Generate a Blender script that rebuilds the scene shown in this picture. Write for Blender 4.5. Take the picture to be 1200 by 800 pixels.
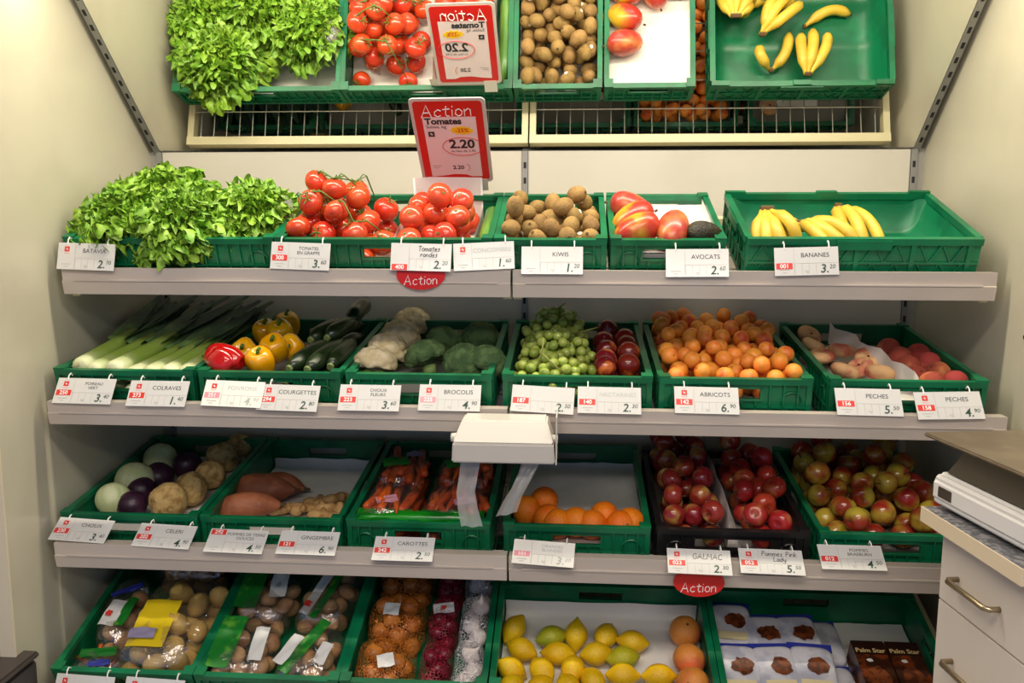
import bpy, bmesh, math, random
import numpy as np
from mathutils import Matrix, Vector, Euler
for o in list(bpy.data.objects): bpy.data.objects.remove(o)
SC = bpy.context.scene; COL = SC.collection
PI = math.pi
# ------------------------------------------------------------------ camera (solved from the photograph)
F = 1012.88; CAM = np.array([0.167, -2.915, 1.500]); YAW, PITCH, ROLL = [math.radians(a) for a in (4.109, 7.792, 0.084)]
def cam_axes():
    cy, sy, cp, sp, cr, sr = math.cos(YAW), math.sin(YAW), math.cos(PITCH), math.sin(PITCH), math.cos(ROLL), math.sin(ROLL)
    w = np.array([-sy*cp, cy*cp, -sp]); r = np.array([cy, sy, 0.]); u = np.cross(r, w)
    return cr*r + sr*u, -sr*r + cr*u, w
CR, CU, CW = cam_axes()
cd = bpy.data.cameras.new('camera'); cd.sensor_width = 36; cd.lens = F/1200*36; cd.clip_start = .05
cam = bpy.data.objects.new('camera', cd); COL.objects.link(cam); SC.camera = cam
cam.matrix_world = Matrix(((CR[0], CU[0], -CW[0], CAM[0]), (CR[1], CU[1], -CW[1], CAM[1]), (CR[2], CU[2], -CW[2], CAM[2]), (0, 0, 0, 1)))
def ray(px, py): return CW + (px-600)/F*CR - (py-400)/F*CU
def on_plane(px, py, P, n):
    d = ray(px, py); t = np.dot(np.array(P)-CAM, n)/np.dot(d, n); return CAM + t*d
def on_y(px, py, Y): return on_plane(px, py, (0, Y, 0), np.array([0., 1, 0]))
# ------------------------------------------------------------------ world, lights, exposure
wd = bpy.data.worlds.new('world'); SC.world = wd; wd.use_nodes = True
wd.node_tree.nodes['Background'].inputs[0].default_value = (.48, .64, 1.0, 1)
wd.node_tree.nodes['Background'].inputs[1].default_value = .46
SC.view_settings.view_transform = 'Standard'; SC.view_settings.look = 'None'
SC.view_settings.exposure = 0; SC.view_settings.gamma = 1; SC.view_settings.use_curve_mapping = False
def area(name, loc, rot, sx, sy, power, col):
    l = bpy.data.lights.new(name, 'AREA'); l.shape = 'RECTANGLE'; l.size = sx; l.size_y = sy; l.energy = power; l.color = col
    o = bpy.data.objects.new(name, l); COL.objects.link(o); o.location = loc; o.rotation_euler = rot; return o
area('ceiling_lamp_light', (.2, -2.6, 3.0), (math.radians(12), 0, 0), 2.6, .5, 58, (1, .90, .80))
area('ceiling_lamp_light', (.2, -4.6, 3.0), (math.radians(20), 0, 0), 2.6, .5, 58, (1, .90, .80))
TUBE_POWER = 13.5
# ------------------------------------------------------------------ materials
def nt(name):
    m = bpy.data.materials.new(name); m.use_nodes = True; t = m.node_tree
    return m, t, t.nodes['Principled BSDF']
def setin(b, **k):
    for a, v in k.items():
        n = a.replace('_', ' ')
        if n in b.inputs: b.inputs[n].default_value = v
def c4(c): return (c[0], c[1], c[2], 1)
def srgb(r, g, b):
    f = lambda v: (v/255/12.92 if v <= 10 else ((v/255+.055)/1.055)**2.4)
    return (f(r), f(g), f(b))
def M(name, col, rough=.5, col2=None, scale=8, lo=.4, hi=.6, detail=3, bump=0, bscale=None, spec=.5, coat=0, metal=0, axis=None, arange=None, col3=None, emit=0, sss=0, vary=0, stretch=None):
    """procedural material; col2 mixed in by noise, col3 by an object-space axis gradient"""
    m, t, b = nt(name); N = t.nodes; L = t.links
    setin(b, Base_Color=c4(col), Roughness=rough, Specular_IOR_Level=spec, Coat_Weight=coat, Metallic=metal, Coat_Roughness=.15)
    tc = N.new('ShaderNodeTexCoord'); oi = N.new('ShaderNodeObjectInfo')
    add = N.new('ShaderNodeVectorMath'); add.operation = 'ADD'
    mul = N.new('ShaderNodeVectorMath'); mul.operation = 'SCALE'; mul.inputs[0].default_value = (7, 5, 3)
    L.new(oi.outputs['Random'], mul.inputs['Scale']); L.new(tc.outputs['Object'], add.inputs[0]); L.new(mul.outputs[0], add.inputs[1])
    vec = add.outputs[0]
    if stretch:
        vm = N.new('ShaderNodeVectorMath'); vm.operation = 'MULTIPLY'; vm.inputs[1].default_value = stretch; L.new(vec, vm.inputs[0]); vec = vm.outputs[0]
    cur = None
    def mix(fac, a, bcol):
        x = N.new('ShaderNodeMix'); x.data_type = 'RGBA'; L.new(fac, x.inputs[0])
        if a is None: x.inputs[6].default_value = c4(col)
        else: L.new(a, x.inputs[6])
        x.inputs[7].default_value = c4(bcol); return x.outputs[2]
    def ramp(src, lo, hi):
        r = N.new('ShaderNodeMapRange'); r.interpolation_type = 'SMOOTHSTEP'; L.new(src, r.inputs[0]); r.inputs[1].default_value = lo; r.inputs[2].default_value = hi; return r.outputs[0]
    if col3 is not None:
        sp = N.new('ShaderNodeSeparateXYZ'); L.new(tc.outputs['Object'], sp.inputs[0])
        src = sp.outputs[axis]
        no = N.new('ShaderNodeTexNoise'); no.inputs['Scale'].default_value = scale*1.5; L.new(vec, no.inputs['Vector'])
        ma = N.new('ShaderNodeMath'); ma.operation = 'MULTIPLY_ADD'; L.new(no.outputs[0], ma.inputs[0]); ma.inputs[1].default_value = (arange[1]-arange[0])*.8; L.new(src, ma.inputs[2])
        cur = mix(ramp(ma.outputs[0], arange[0]+(arange[1]-arange[0])*.4, arange[1]+(arange[1]-arange[0])*.4), cur, col3)
    if col2 is not None:
        no = N.new('ShaderNodeTexNoise'); no.inputs['Scale'].default_value = scale; no.inputs['Detail'].default_value = detail; L.new(vec, no.inputs['Vector'])
        cur = mix(ramp(no.outputs[0], lo, hi), cur, col2)
    if vary:
        hs = N.new('ShaderNodeHueSaturation'); mr = N.new('ShaderNodeMapRange'); L.new(oi.outputs['Random'], mr.inputs[0]); mr.inputs[3].default_value = 1-vary; mr.inputs[4].default_value = 1+vary
        L.new(mr.outputs[0], hs.inputs['Value'])
        mr2 = N.new('ShaderNodeMapRange'); wn = N.new('ShaderNodeTexWhiteNoise'); wn.noise_dimensions = '1D'; L.new(oi.outputs['Random'], wn.inputs['W']); L.new(wn.outputs[0], mr2.inputs[0]); mr2.inputs[3].default_value = .5-vary*.06; mr2.inputs[4].default_value = .5+vary*.06
        L.new(mr2.outputs[0], hs.inputs['Hue'])
        if cur is None: hs.inputs['Color'].default_value = c4(col)
        else: L.new(cur, hs.inputs['Color'])
        cur = hs.outputs[0]
    if cur is not None: L.new(cur, b.inputs['Base Color'])
    if bump:
        no = N.new('ShaderNodeTexNoise'); no.inputs['Scale'].default_value = bscale or scale*4; no.inputs['Detail'].default_value = 4; L.new(vec, no.inputs['Vector'])
        bu = N.new('ShaderNodeBump'); bu.inputs['Strength'].default_value = bump; bu.inputs['Distance'].default_value = .01; L.new(no.outputs[0], bu.inputs['Height']); L.new(bu.outputs[0], b.inputs['Normal'])
    if sss: setin(b, Subsurface_Weight=sss, Subsurface_Scale=.01); b.inputs['Subsurface Radius'].default_value = (1, .4, .2)
    if emit: b.inputs['Emission Color'].default_value = c4(col); b.inputs['Emission Strength'].default_value = emit
    return m
def film(name, tint=(.95, .93, .9), gloss=.13, diff=.06, rough=.12, bscale=40, bump=.6, dcol=(.8, .78, .75)):
    """clear crinkled plastic: mostly see-through, a little gloss and haze of its own"""
    m = bpy.data.materials.new(name); m.use_nodes = True; t = m.node_tree; N = t.nodes; L = t.links; N.remove(N['Principled BSDF'])
    tr = N.new('ShaderNodeBsdfTransparent'); tr.inputs[0].default_value = c4(tint)
    gl = N.new('ShaderNodeBsdfGlossy'); gl.inputs['Roughness'].default_value = rough; gl.inputs[0].default_value = (.9, .9, .9, 1)
    df = N.new('ShaderNodeBsdfDiffuse'); df.inputs[0].default_value = c4(dcol)
    tc = N.new('ShaderNodeTexCoord'); no = N.new('ShaderNodeTexNoise'); no.inputs['Scale'].default_value = bscale; no.inputs['Detail'].default_value = 3; L.new(tc.outputs['Object'], no.inputs['Vector'])
    bu = N.new('ShaderNodeBump'); bu.inputs['Strength'].default_value = bump; bu.inputs['Distance'].default_value = .01; L.new(no.outputs[0], bu.inputs['Height']); L.new(bu.outputs[0], gl.inputs['Normal'])
    m1 = N.new('ShaderNodeMixShader'); m1.inputs[0].default_value = diff; L.new(tr.outputs[0], m1.inputs[1]); L.new(df.outputs[0], m1.inputs[2])
    m2 = N.new('ShaderNodeMixShader'); m2.inputs[0].default_value = gloss; L.new(m1.outputs[0], m2.inputs[1]); L.new(gl.outputs[0], m2.inputs[2])
    L.new(m2.outputs[0], N['Material Output'].inputs[0]); return m
def netmat(name, col, scale=160, dens=.45):
    m = bpy.data.materials.new(name); m.use_nodes = True; t = m.node_tree; N = t.nodes; L = t.links; N.remove(N['Principled BSDF'])
    tr = N.new('ShaderNodeBsdfTransparent'); df = N.new('ShaderNodeBsdfPrincipled'); df.inputs['Base Color'].default_value = c4(col); df.inputs['Roughness'].default_value = .4
    tc = N.new('ShaderNodeTexCoord'); vo = N.new('ShaderNodeTexVoronoi'); vo.feature = 'DISTANCE_TO_EDGE'; vo.inputs['Scale'].default_value = scale; L.new(tc.outputs['Object'], vo.inputs['Vector'])
    lt = N.new('ShaderNodeMath'); lt.operation = 'LESS_THAN'; L.new(vo.outputs[0], lt.inputs[0]); lt.inputs[1].default_value = .06*dens/.45
    mx = N.new('ShaderNodeMixShader'); L.new(lt.outputs[0], mx.inputs[0]); L.new(tr.outputs[0], mx.inputs[1]); L.new(df.outputs[0], mx.inputs[2]); L.new(mx.outputs[0], N['Material Output'].inputs[0]); return m
# ------------------------------------------------------------------ mesh helpers
class MB:
    def __init__(s): s.v = []; s.f = []
    def add(s, v, f):
        n = len(s.v); s.v += [tuple(map(float, q)) for q in v]; s.f += [tuple(i+n for i in q) for q in f]; return s
    def box(s, c, d, R=None):
        x, y, z = d[0]/2, d[1]/2, d[2]/2
        v = [(-x,-y,-z),(x,-y,-z),(x,y,-z),(-x,y,-z),(-x,-y,z),(x,-y,z),(x,y,z),(-x,y,z)]
        if R is not None: v = [tuple(R @ Vector(q)) for q in v]
        return s.add([(q[0]+c[0], q[1]+c[1], q[2]+c[2]) for q in v], [(3,2,1,0),(4,5,6,7),(0,1,5,4),(1,2,6,5),(2,3,7,6),(3,0,4,7)])
    def box2(s, a, b): return s.box([(a[i]+b[i])/2 for i in range(3)], [abs(b[i]-a[i]) for i in range(3)])
    def prism(s, prof, x0, x1, axis=0):
        """profile (p,q) extruded along an axis (0: x, profile y z; 2: z, profile x y)"""
        n = len(prof)
        if axis == 0: v = [(x0, a, b) for a, b in prof] + [(x1, a, b) for a, b in prof]
        elif axis == 1: v = [(a, x0, b) for a, b in prof] + [(a, x1, b) for a, b in prof]
        else: v = [(a, b, x0) for a, b in prof] + [(a, b, x1) for a, b in prof]
        f = [(i, (i+1) % n, (i+1) % n+n, i+n) for i in range(n)] + [tuple(range(n-1, -1, -1)), tuple(range(n, 2*n))]
        return s.add(v, f)
    def tube(s, path, rad, seg=6, cap=True, flat=1.0):
        P = [Vector(p) for p in path]; n = len(P); v = []; f = []
        if not hasattr(rad, '__len__'): rad = [rad]*n
        up = Vector((0, 0, 1)); prev = None
        for i in range(n):
            t = (P[min(i+1, n-1)]-P[max(i-1, 0)]).normalized()
            if prev is None:
                a = up if abs(t.z) < .9 else Vector((1, 0, 0)); e1 = t.cross(a).normalized()
            else: e1 = (prev - t*prev.dot(t)).normalized()
            prev = e1; e2 = t.cross(e1)
            for k in range(seg):
                an = 2*PI*k/seg; v.append(P[i]+e1*math.cos(an)*rad[i]+e2*math.sin(an)*rad[i]*flat)
        for i in range(n-1):
            for k in range(seg):
                k2 = (k+1) % seg; f.append((i*seg+k, i*seg+k2, (i+1)*seg+k2, (i+1)*seg+k))
        if cap: f += [tuple(range(seg-1, -1, -1)), tuple(range((n-1)*seg, n*seg))]
        return s.add(v, f)
    def mesh(s, name, smooth=False):
        m = bpy.data.meshes.new(name); m.from_pydata(s.v, [], s.f); m.update()
        bm = bmesh.new(); bm.from_mesh(m); bmesh.ops.recalc_face_normals(bm, faces=bm.faces); bm.to_mesh(m); bm.free()
        if smooth: m.polygons.foreach_set('use_smooth', [True]*len(m.polygons)); m.update()
        return m
def grid_mesh(name, P, smooth=True, closeu=False):
    """P: array (nv, nu, 3)"""
    nv, nu = P.shape[:2]; f = []
    for j in range(nv-1):
        for i in range(nu if closeu else nu-1):
            i2 = (i+1) % nu; f.append((j*nu+i, j*nu+i2, (j+1)*nu+i2, (j+1)*nu+i))
    m = bpy.data.meshes.new(name); m.from_pydata(P.reshape(-1, 3).tolist(), [], f); m.update()
    if smooth: m.polygons.foreach_set('use_smooth', [True]*len(m.polygons))
    return m
def ball(name, fn, nu=16, nv=10):
    """closed sphere-like mesh; fn maps unit directions (n,3) to points (n,3)"""
    pts = [(0, 0, 1)]
    for j in range(1, nv):
        a = PI*j/nv
        for i in range(nu): b = 2*PI*i/nu; pts.append((math.sin(a)*math.cos(b), math.sin(a)*math.sin(b), math.cos(a)))
    pts.append((0, 0, -1)); P = fn(np.array(pts)); f = []
    for i in range(nu):
        i2 = (i+1) % nu; f.append((0, 1+i, 1+i2)); f.append((len(pts)-1, 1+(nv-2)*nu+i2, 1+(nv-2)*nu+i))
        for j in range(nv-2): f.append((1+j*nu+i, 1+(j+1)*nu+i, 1+(j+1)*nu+i2, 1+j*nu+i2))
    m = bpy.data.meshes.new(name); m.from_pydata(np.asarray(P).tolist(), [], f); m.update(); m.polygons.foreach_set('use_smooth', [True]*len(m.polygons)); return m
def nz(P, seed, freq, octv=2):
    """cheap smooth pseudo noise from sines"""
    r = np.random.RandomState(seed); o = np.zeros(len(P)); a = 1.0
    for k in range(octv):
        for _ in range(4):
            w = r.normal(size=3)*freq; o += a*np.sin(P@w + r.uniform(0, 6.28))/4
        freq *= 2.1; a *= .5
    return o
def O(name, mesh, mat, parent=None, Mx=None):
    o = bpy.data.objects.new(name, mesh); COL.objects.link(o)
    if mat is not None:
        if not mesh.materials: mesh.materials.append(mat)
        elif mesh.materials[0] != mat: o.material_slots[0].link = 'OBJECT'; o.material_slots[0].material = mat
    if parent is not None: o.parent = parent
    if Mx is not None: o.matrix_local = Mx
    return o
def tag(o, label, cat, group=None):
    o['label'] = label; o['category'] = cat
    if group: o['group'] = group
    return o
def thing(name, label, cat, Mx=None, group=None):
    o = bpy.data.objects.new(name, None); COL.objects.link(o); o.empty_display_size = .05
    if Mx is not None: o.matrix_world = Mx
    return tag(o, label, cat, group)
def struct(name, mesh, mat, label=None, parent=None):
    o = O(name, mesh, mat, parent)
    if parent is None:
        o['kind'] = 'structure'
        if label: o['label'] = label; o['category'] = name.split('_')[0]
    return o
def copy_tree(o, parent=None):
    c = o.copy(); COL.objects.link(c); c.parent = parent
    for ch in o.children: copy_tree(ch, c)
    return c
def T(x, y, z): return Matrix.Translation((x, y, z))
def RX(a): return Matrix.Rotation(a, 4, 'X')
def RY(a): return Matrix.Rotation(a, 4, 'Y')
def RZ(a): return Matrix.Rotation(a, 4, 'Z')
def SCL(x, y=None, z=None): return Matrix.Diagonal((x, y if y is not None else x, z if z is not None else x, 1))
def rrot(rng): return Euler((rng.uniform(0, 6.28), rng.uniform(0, 6.28), rng.uniform(0, 6.28))).to_matrix().to_4x4()
_tx = {}
def text_mesh(s, size, align='CENTER', shear=0, bold=0, spacing=1.0):
    k = (s, size, align, shear, bold, spacing)
    if k in _tx: return _tx[k]
    cu = bpy.data.curves.new('t', 'FONT'); cu.body = s; cu.size = size; cu.align_x = align; cu.align_y = 'CENTER'; cu.shear = shear; cu.offset = bold; cu.space_character = spacing; cu.resolution_u = 3
    o = bpy.data.objects.new('t', cu); COL.objects.link(o); dg = bpy.context.evaluated_depsgraph_get()
    m = bpy.data.meshes.new_from_object(o.evaluated_get(dg)); m.name = 'lettering'; bpy.data.objects.remove(o); _tx[k] = m.copy() if False else m; return m
# handwriting: strokes in a unit box
STROKES = {
 'A': [[(0,0),(.35,1),(.7,0)],[(.15,.38),(.58,.38)]], 'c': [[(.5,.5),(.3,.6),(.08,.42),(.08,.18),(.25,0),(.5,.1)]],
 't': [[(.25,.85),(.22,.2),(.32,.02),(.48,.05)],[(.02,.6),(.5,.62)]], 'i': [[(.12,.55),(.12,0)],[(.12,.78),(.14,.84)]],
 'o': [[(.3,.6),(.1,.5),(.06,.2),(.25,0),(.48,.1),(.52,.4),(.3,.6)]], 'n': [[(.05,.58),(.08,0)],[(.08,.38),(.3,.6),(.46,.48),(.5,0)]],
 'T': [[(0,.98),(.7,1)],[(.36,1),(.33,0)]], 'm': [[(.04,.56),(.06,0)],[(.06,.4),(.22,.58),(.34,.45),(.35,0)],[(.35,.4),(.52,.58),(.64,.45),(.66,0)]],
 'a': [[(.45,.55),(.2,.58),(.05,.3),(.12,.03),(.32,.05),(.45,.3)],[(.46,.58),(.45,.1),(.55,0)]], 'e': [[(.06,.3),(.44,.34),(.38,.55),(.2,.6),(.05,.35),(.12,.05),(.3,0),(.48,.1)]],
 's': [[(.4,.52),(.2,.6),(.08,.46),(.36,.2),(.25,.01),(.03,.07)]], 'r': [[(.06,.58),(.08,0)],[(.08,.36),(.25,.58),(.4,.55)]],
 'd': [[(.46,.5),(.22,.58),(.05,.3),(.14,.02),(.36,.06),(.46,.3)],[(.48,1),(.46,.05)]], 'G': [[(.62,.82),(.4,1),(.12,.8),(.04,.4),(.2,.05),(.45,0),(.64,.2),(.64,.44),(.4,.44)]],
 'L': [[(.08,1),(.06,.02),(.52,.04)]], 'M': [[(.02,0),(.12,1),(.4,.35),(.68,1),(.78,0)]], 'C': [[(.62,.82),(.4,1),(.12,.8),(.04,.4),(.2,.05),(.45,0),(.64,.18)]],
 'P': [[(.08,0),(.1,1)],[(.08,.97),(.4,1),(.56,.8),(.46,.55),(.1,.48)]], 'k': [[(.08,1),(.08,0)],[(.44,.56),(.1,.28),(.48,0)]],
 'y': [[(.06,.56),(.1,.2),(.3,.12),(.46,.3)],[(.48,.58),(.42,-.2),(.2,-.36),(.05,-.25)]], ' ': []}
WID = {'A':.85,'m':.8,'M':.95,'T':.72,'i':.28,'G':.8,'C':.78,'t':.55,'P':.68,' ':.4,'r':.5,'L':.62}
_hw = {}
def hand_mesh(s, h, w=None):
    if (s, h) in _hw: return _hw[(s, h)]
    mb = MB(); x = 0; rad = w or h*.055
    tot = sum(WID.get(ch, .62) for ch in s)*h
    for ch in s:
        for st in STROKES[ch]: mb.tube([((x+a*h)-tot/2+b*h*.12, (b-.4)*h, 0) for a, b in st], rad, 5, True)
        x += WID.get(ch, .62)*h
    _hw[(s, h)] = m = mb.mesh('lettering'); return m
ORD = ['first', 'second', 'third', 'fourth', 'fifth', 'sixth', 'seventh', 'eighth', 'ninth', 'tenth', 'eleventh', 'twelfth', 'thirteenth', 'fourteenth', 'fifteenth', 'sixteenth', 'seventeenth', 'eighteenth', 'nineteenth', 'twentieth']
# ------------------------------------------------------------------ palette
cream = M('cream_panel', srgb(198, 192, 170), .3, srgb(192, 185, 164), 3, bump=.03, bscale=60)
cream_back = M('cream_back_panel', srgb(198, 192, 178), .35, srgb(192, 186, 172), 2)
greymetal = M('upright_metal', srgb(140, 138, 134), .35, metal=.3)
dark = M('slot_dark', (.01, .01, .012), .8)
rail_m = M('rail_enamel', srgb(196, 184, 174), .33, srgb(190, 178, 168), 3, vary=.02)
frame_m = M('shelf_frame_enamel', srgb(205, 196, 160), .4)
wire_m = M('wire_steel', srgb(170, 168, 160), .3, metal=.8)
green_m = M('green_crate_plastic', srgb(6, 112, 70), .36, srgb(4, 96, 60), 9, vary=.1, bump=.05, bscale=150)
black_m = M('black_crate_plastic', srgb(22, 20, 22), .4)
paper_m = M('white_paper', srgb(232, 228, 222), .7, bump=.25, bscale=22)
card_m = M('price_card', srgb(208, 206, 204), .16, coat=.4)
white_pl = M('white_plastic', srgb(204, 198, 190), .3)
hook_m = M('hook_plastic', srgb(240, 238, 232), .3)
red_m = M('sign_red', srgb(206, 30, 26), .3)
redcode_m = M('code_red', srgb(214, 52, 46), .4)
pinkcode_m = M('code_pink', srgb(236, 150, 160), .4)
ink_m = M('ink_dark', srgb(40, 44, 48), .6)
inkg_m = M('ink_green', srgb(30, 66, 52), .6)
faint_m = M('ink_faint', srgb(176, 182, 178), .6)
line_m = M('ink_line', srgb(176, 172, 168), .6)
white_ink = M('ink_white', srgb(245, 240, 238), .5)
yellow_ink = M('burst_yellow', srgb(246, 200, 20), .4)
# ------------------------------------------------------------------ rows: lip (y,z top,z bottom), rim front (y,z), tilt
HC = .125
ROWS = [dict(lip=(-.613, 1.376, 1.303), rim=(-.587, 1.457), t=math.radians(19.2)),
        dict(lip=(-.721, 1.022, .958), rim=(-.665, 1.100), t=math.radians(8.0)),
        dict(lip=(-.736, .629, .558), rim=(-.658, .687), t=math.radians(7.9)),
        dict(lip=(-.850, .200, .130), rim=(-.800, .295), t=math.radians(19.0))]
for r in ROWS:
    t = r['t']; r['yb'] = r['rim'][0]+HC*math.sin(t); r['zb'] = r['rim'][1]-HC*math.cos(t)
    r['n'] = np.array([0, -math.sin(t), math.cos(t)]); r['d'] = np.array([0, math.cos(t), math.sin(t)]); r['B'] = np.array([0, r['yb'], r['zb']])
def RM(i, X=0, D=0, h=0):
    """matrix of a point on shelf row i: X across, D back along the shelf, h up from it"""
    return T(X, ROWS[i]['yb'], ROWS[i]['zb']) @ RX(ROWS[i]['t']) @ T(0, D, h)
def pc(i, px, py, h):
    r = ROWS[i]; P = on_plane(px, py, r['B']+h*r['n'], r['n']); return P[0], float((P-r['B'])@r['d'])
# ------------------------------------------------------------------ room and display bay
WX = 1.287
struct('floor', MB().box2((-4, -7, -.02), (4, .2, 0)).mesh('floor'), M('floor_tiles', srgb(150, 140, 128), .4, srgb(138, 130, 120), 5))
struct('ceiling', MB().box2((-4, -7, 3.1), (4, .2, 3.12)).mesh('ceiling'), M('ceiling_white', srgb(226, 222, 212), .8))
struct('wall_back', MB().box2((-4, .04, 0), (4, .10, 3.1)).mesh('wall_back'), M('plaster', srgb(200, 190, 170), .8))
wl = struct('wall_left', MB().box2((-WX-.038, -.872, 0), (-WX, .04, 2.75)).mesh('wall_left'), cream)
wr = struct('wall_right', MB().box2((WX, -.872, 0), (WX+.038, .04, 2.75)).mesh('wall_right'), cream)
O('edge_strip', MB().box2((-WX-.040, -.878, 0), (-WX+.002, -.872, 2.75)).mesh('edge_strip'), M('edge_band', srgb(222, 208, 180), .4), wl)
O('edge_strip', MB().box2((WX-.002, -.878, 0), (WX+.040, -.872, 2.75)).mesh('edge_strip'), M('edge_band_r', srgb(222, 208, 180), .4), wr)
O('screw', MB().tube([(WX-.003, -.699, 1.221), (WX+.001, -.699, 1.221)], .006, 10).mesh('screw'), dark, wr)
struct('wall_neighbour', MB().box2((-4, -.80, 0), (-WX-.04, -.74, 2.75)).mesh('wall_neighbour'), M('neighbour_wall', srgb(178, 150, 132), .6))
# back panels between the uprights: two bays, joints at the uprights
wb = struct('wall_panel_back', MB().box2((-WX, .012, 0), (WX, .040, 1.739)).mesh('wall_panel_back'), M('backing_board', srgb(150, 146, 138), .6))
for x0, x1 in ((-1.240, -.011), (.011, 1.240)):
    z = 0.0
    for z0, z1 in ((.02, .48), (.485, .93), (.935, 1.33), (1.335, 1.737)):
        O('panel', MB().box2((x0, .002, z0), (x1, .012, z1)).mesh('panel'), cream_back, wb)
def upright(name, X, Mx, length):
    o = struct(name, MB().box2((-.0095, -.004, 0), (.0095, .012, length)).mesh('upright'), greymetal)
    o.matrix_world = Mx
    mb = MB(); z = .03
    while z < length-.03: mb.box2((-.0045, -.0046, z), (.0045, -.0036, z+.020)); z += .05
    O('slots', mb.mesh('slots'), dark, o); return o
MANG = math.radians(42.7); MZ = 1.739; ML = .86
for k, X in enumerate((-1.251, 0, 1.251)): upright('trim_%d' % (k+1), X, T(X, 0, 0), 1.737)
MT = T(0, 0, MZ) @ RX(PI/2-MANG)      # local z runs up the leaning mirror, local -y faces the shelves
for k, X in enumerate((-1.258, 1.258)): upright('trim_%d' % (k+4), X, T(X, 0, 0) @ MT, ML)
mir_m = M('mirror_silver', (.93, .93, .90), .0, metal=1.0)
mr = thing('tilted_mirror', 'long frameless mirror leaning forward above the top shelf', 'mirror', MT)
O('glass', MB().box2((-1.247, 0, .002), (1.247, .006, ML)).mesh('glass'), mir_m, mr)
O('backing', MB().box2((-1.247, .007, .002), (1.247, .02, ML)).mesh('backing'), M('mirror_back', srgb(90, 86, 80), .7), mr)
# fluorescent lamp under the canopy, just above the picture
lp = thing('fluorescent_lamp', 'long strip lamp along the top front of the display bay', 'lamp', T(0, -.70, 2.27))
O('housing', MB().box2((-1.275, -.12, .03), (1.275, .04, .09)).mesh('housing'), white_pl, lp)
tube_m = M('tube_glow', (1, .93, .78), .3, emit=3.0)
for X in (-.63, .63): O('tube', MB().tube([(X-.6, 0, 0), (X+.6, 0, 0)], .013, 10).mesh('tube', True), tube_m, lp)
for X in (-1.24, 0, 1.24): O('holder', MB().box2((X-.012, -.02, -.018), (X+.012, .02, .03)).mesh('holder'), white_pl, lp)
for X in (-.63, .63):
    a = area('tube_light', (X, -.70, 2.254), (math.radians(0), 0, 0), 1.24, .05, TUBE_POWER, (1, .91, .70))
for y in (-2.6, -4.6):
    c = thing('ceiling_lamp', 'flat ceiling lamp in the %s row of the shop' % ('near' if y > -3 else 'far'), 'lamp', T(.2, y, 3.03))
    O('tray', MB().box2((-1.35, -.3, 0), (1.35, .3, .07)).mesh('tray'), white_pl, c); O('diffuser', MB().box2((-1.3, -.25, -.006), (1.3, .25, -.001)).mesh('diffuser'), tube_m, c)
# ------------------------------------------------------------------ shelves
def shelf(i, x0, x1, label):
    R = ROWS[i]; yl, zt, zb = R['lip']; t = R['t']; xm = (x0+x1)/2; w = x1-x0; h = zt-zb
    o = thing('display_shelf', label, 'shelf', T(xm, yl, zb), 'sloping wire shelves of the display bay')
    a, b = -w/2, w/2
    O('front_rail', MB().prism([(0, h), (.003, h*.52), (-.001, h*.49), (.007, 0), (.034, 0), (.034, .006), (.014, .006), (.012, h-.008), (.036, h-.008), (.036, h)], a, b).mesh('front_rail'), rail_m, o)
    O('ticket_ledge', MB().box2((a+.035, -.004, h*.50), (b-.035, .003, h*.50+.004)).mesh('ticket_ledge'), rail_m, o)
    Lm = T(-xm, -yl, -zb) @ RM(i)                       # shelf-plane frame inside the shelf's own frame
    y0 = (yl+.036-R['yb'])/math.cos(t); y1 = .552
    if i == 3: y1 = .66
    mb = MB(); n = int(w/.047)
    for k in range(1, n): X = xm+a+w*k/n; mb.tube([(X, y0, -.0065), (X, y1-.02, -.0065)], .0019, 4)
    k = 0; D = y0+.04
    while D < y1-.02: mb.tube([(xm+a+.01, D, -.0025), (xm+b-.01, D, -.0025)], .0022, 4); D += .105
    O('wire_grid', mb.mesh('wire_grid'), wire_m, o, Lm)
    O('back_rail', MB().box2((xm+a, y1-.03, -.036), (xm+b, y1, 0.004)).mesh('back_rail'), frame_m, o, Lm)
    for s in (xm+a, xm+b-.022): O('side_rail', MB().box2((s, y0+(.12 if i else 0), -.036 if i in (0, 3) else -.014), (s+.022, y1-.03, -.0005)).mesh('side_rail'), frame_m, o, Lm)
    for s in (a+.001, b-.005):
        yB = .02-yl-.03
        O('bracket', MB().prism([(.036, .004), (.036, h-.012), (.10, h-.05 if i else .03), (yB, (yB+yl-R['yb'])*math.tan(t)+R['zb']-zb-.045), (yB, (yB+yl-R['yb'])*math.tan(t)+R['zb']-zb-.075)], s, s+.004).mesh('bracket'), frame_m, o)
names = ['top', 'second', 'third', 'bottom']
for i in range(4):
    for x0, x1, sd in ((-1.25, -.003, 'left'), (.003, 1.25, 'right')):
        shelf(i, x0, x1, '%s half of the %s sloping display shelf with grey enamel front rail' % (sd, names[i]))
pl = MB().box2((-WX+.002, -.80, 0), (WX-.002, -.78, .128)); struct('trim_9', pl.mesh('plinth'), greymetal)
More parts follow.
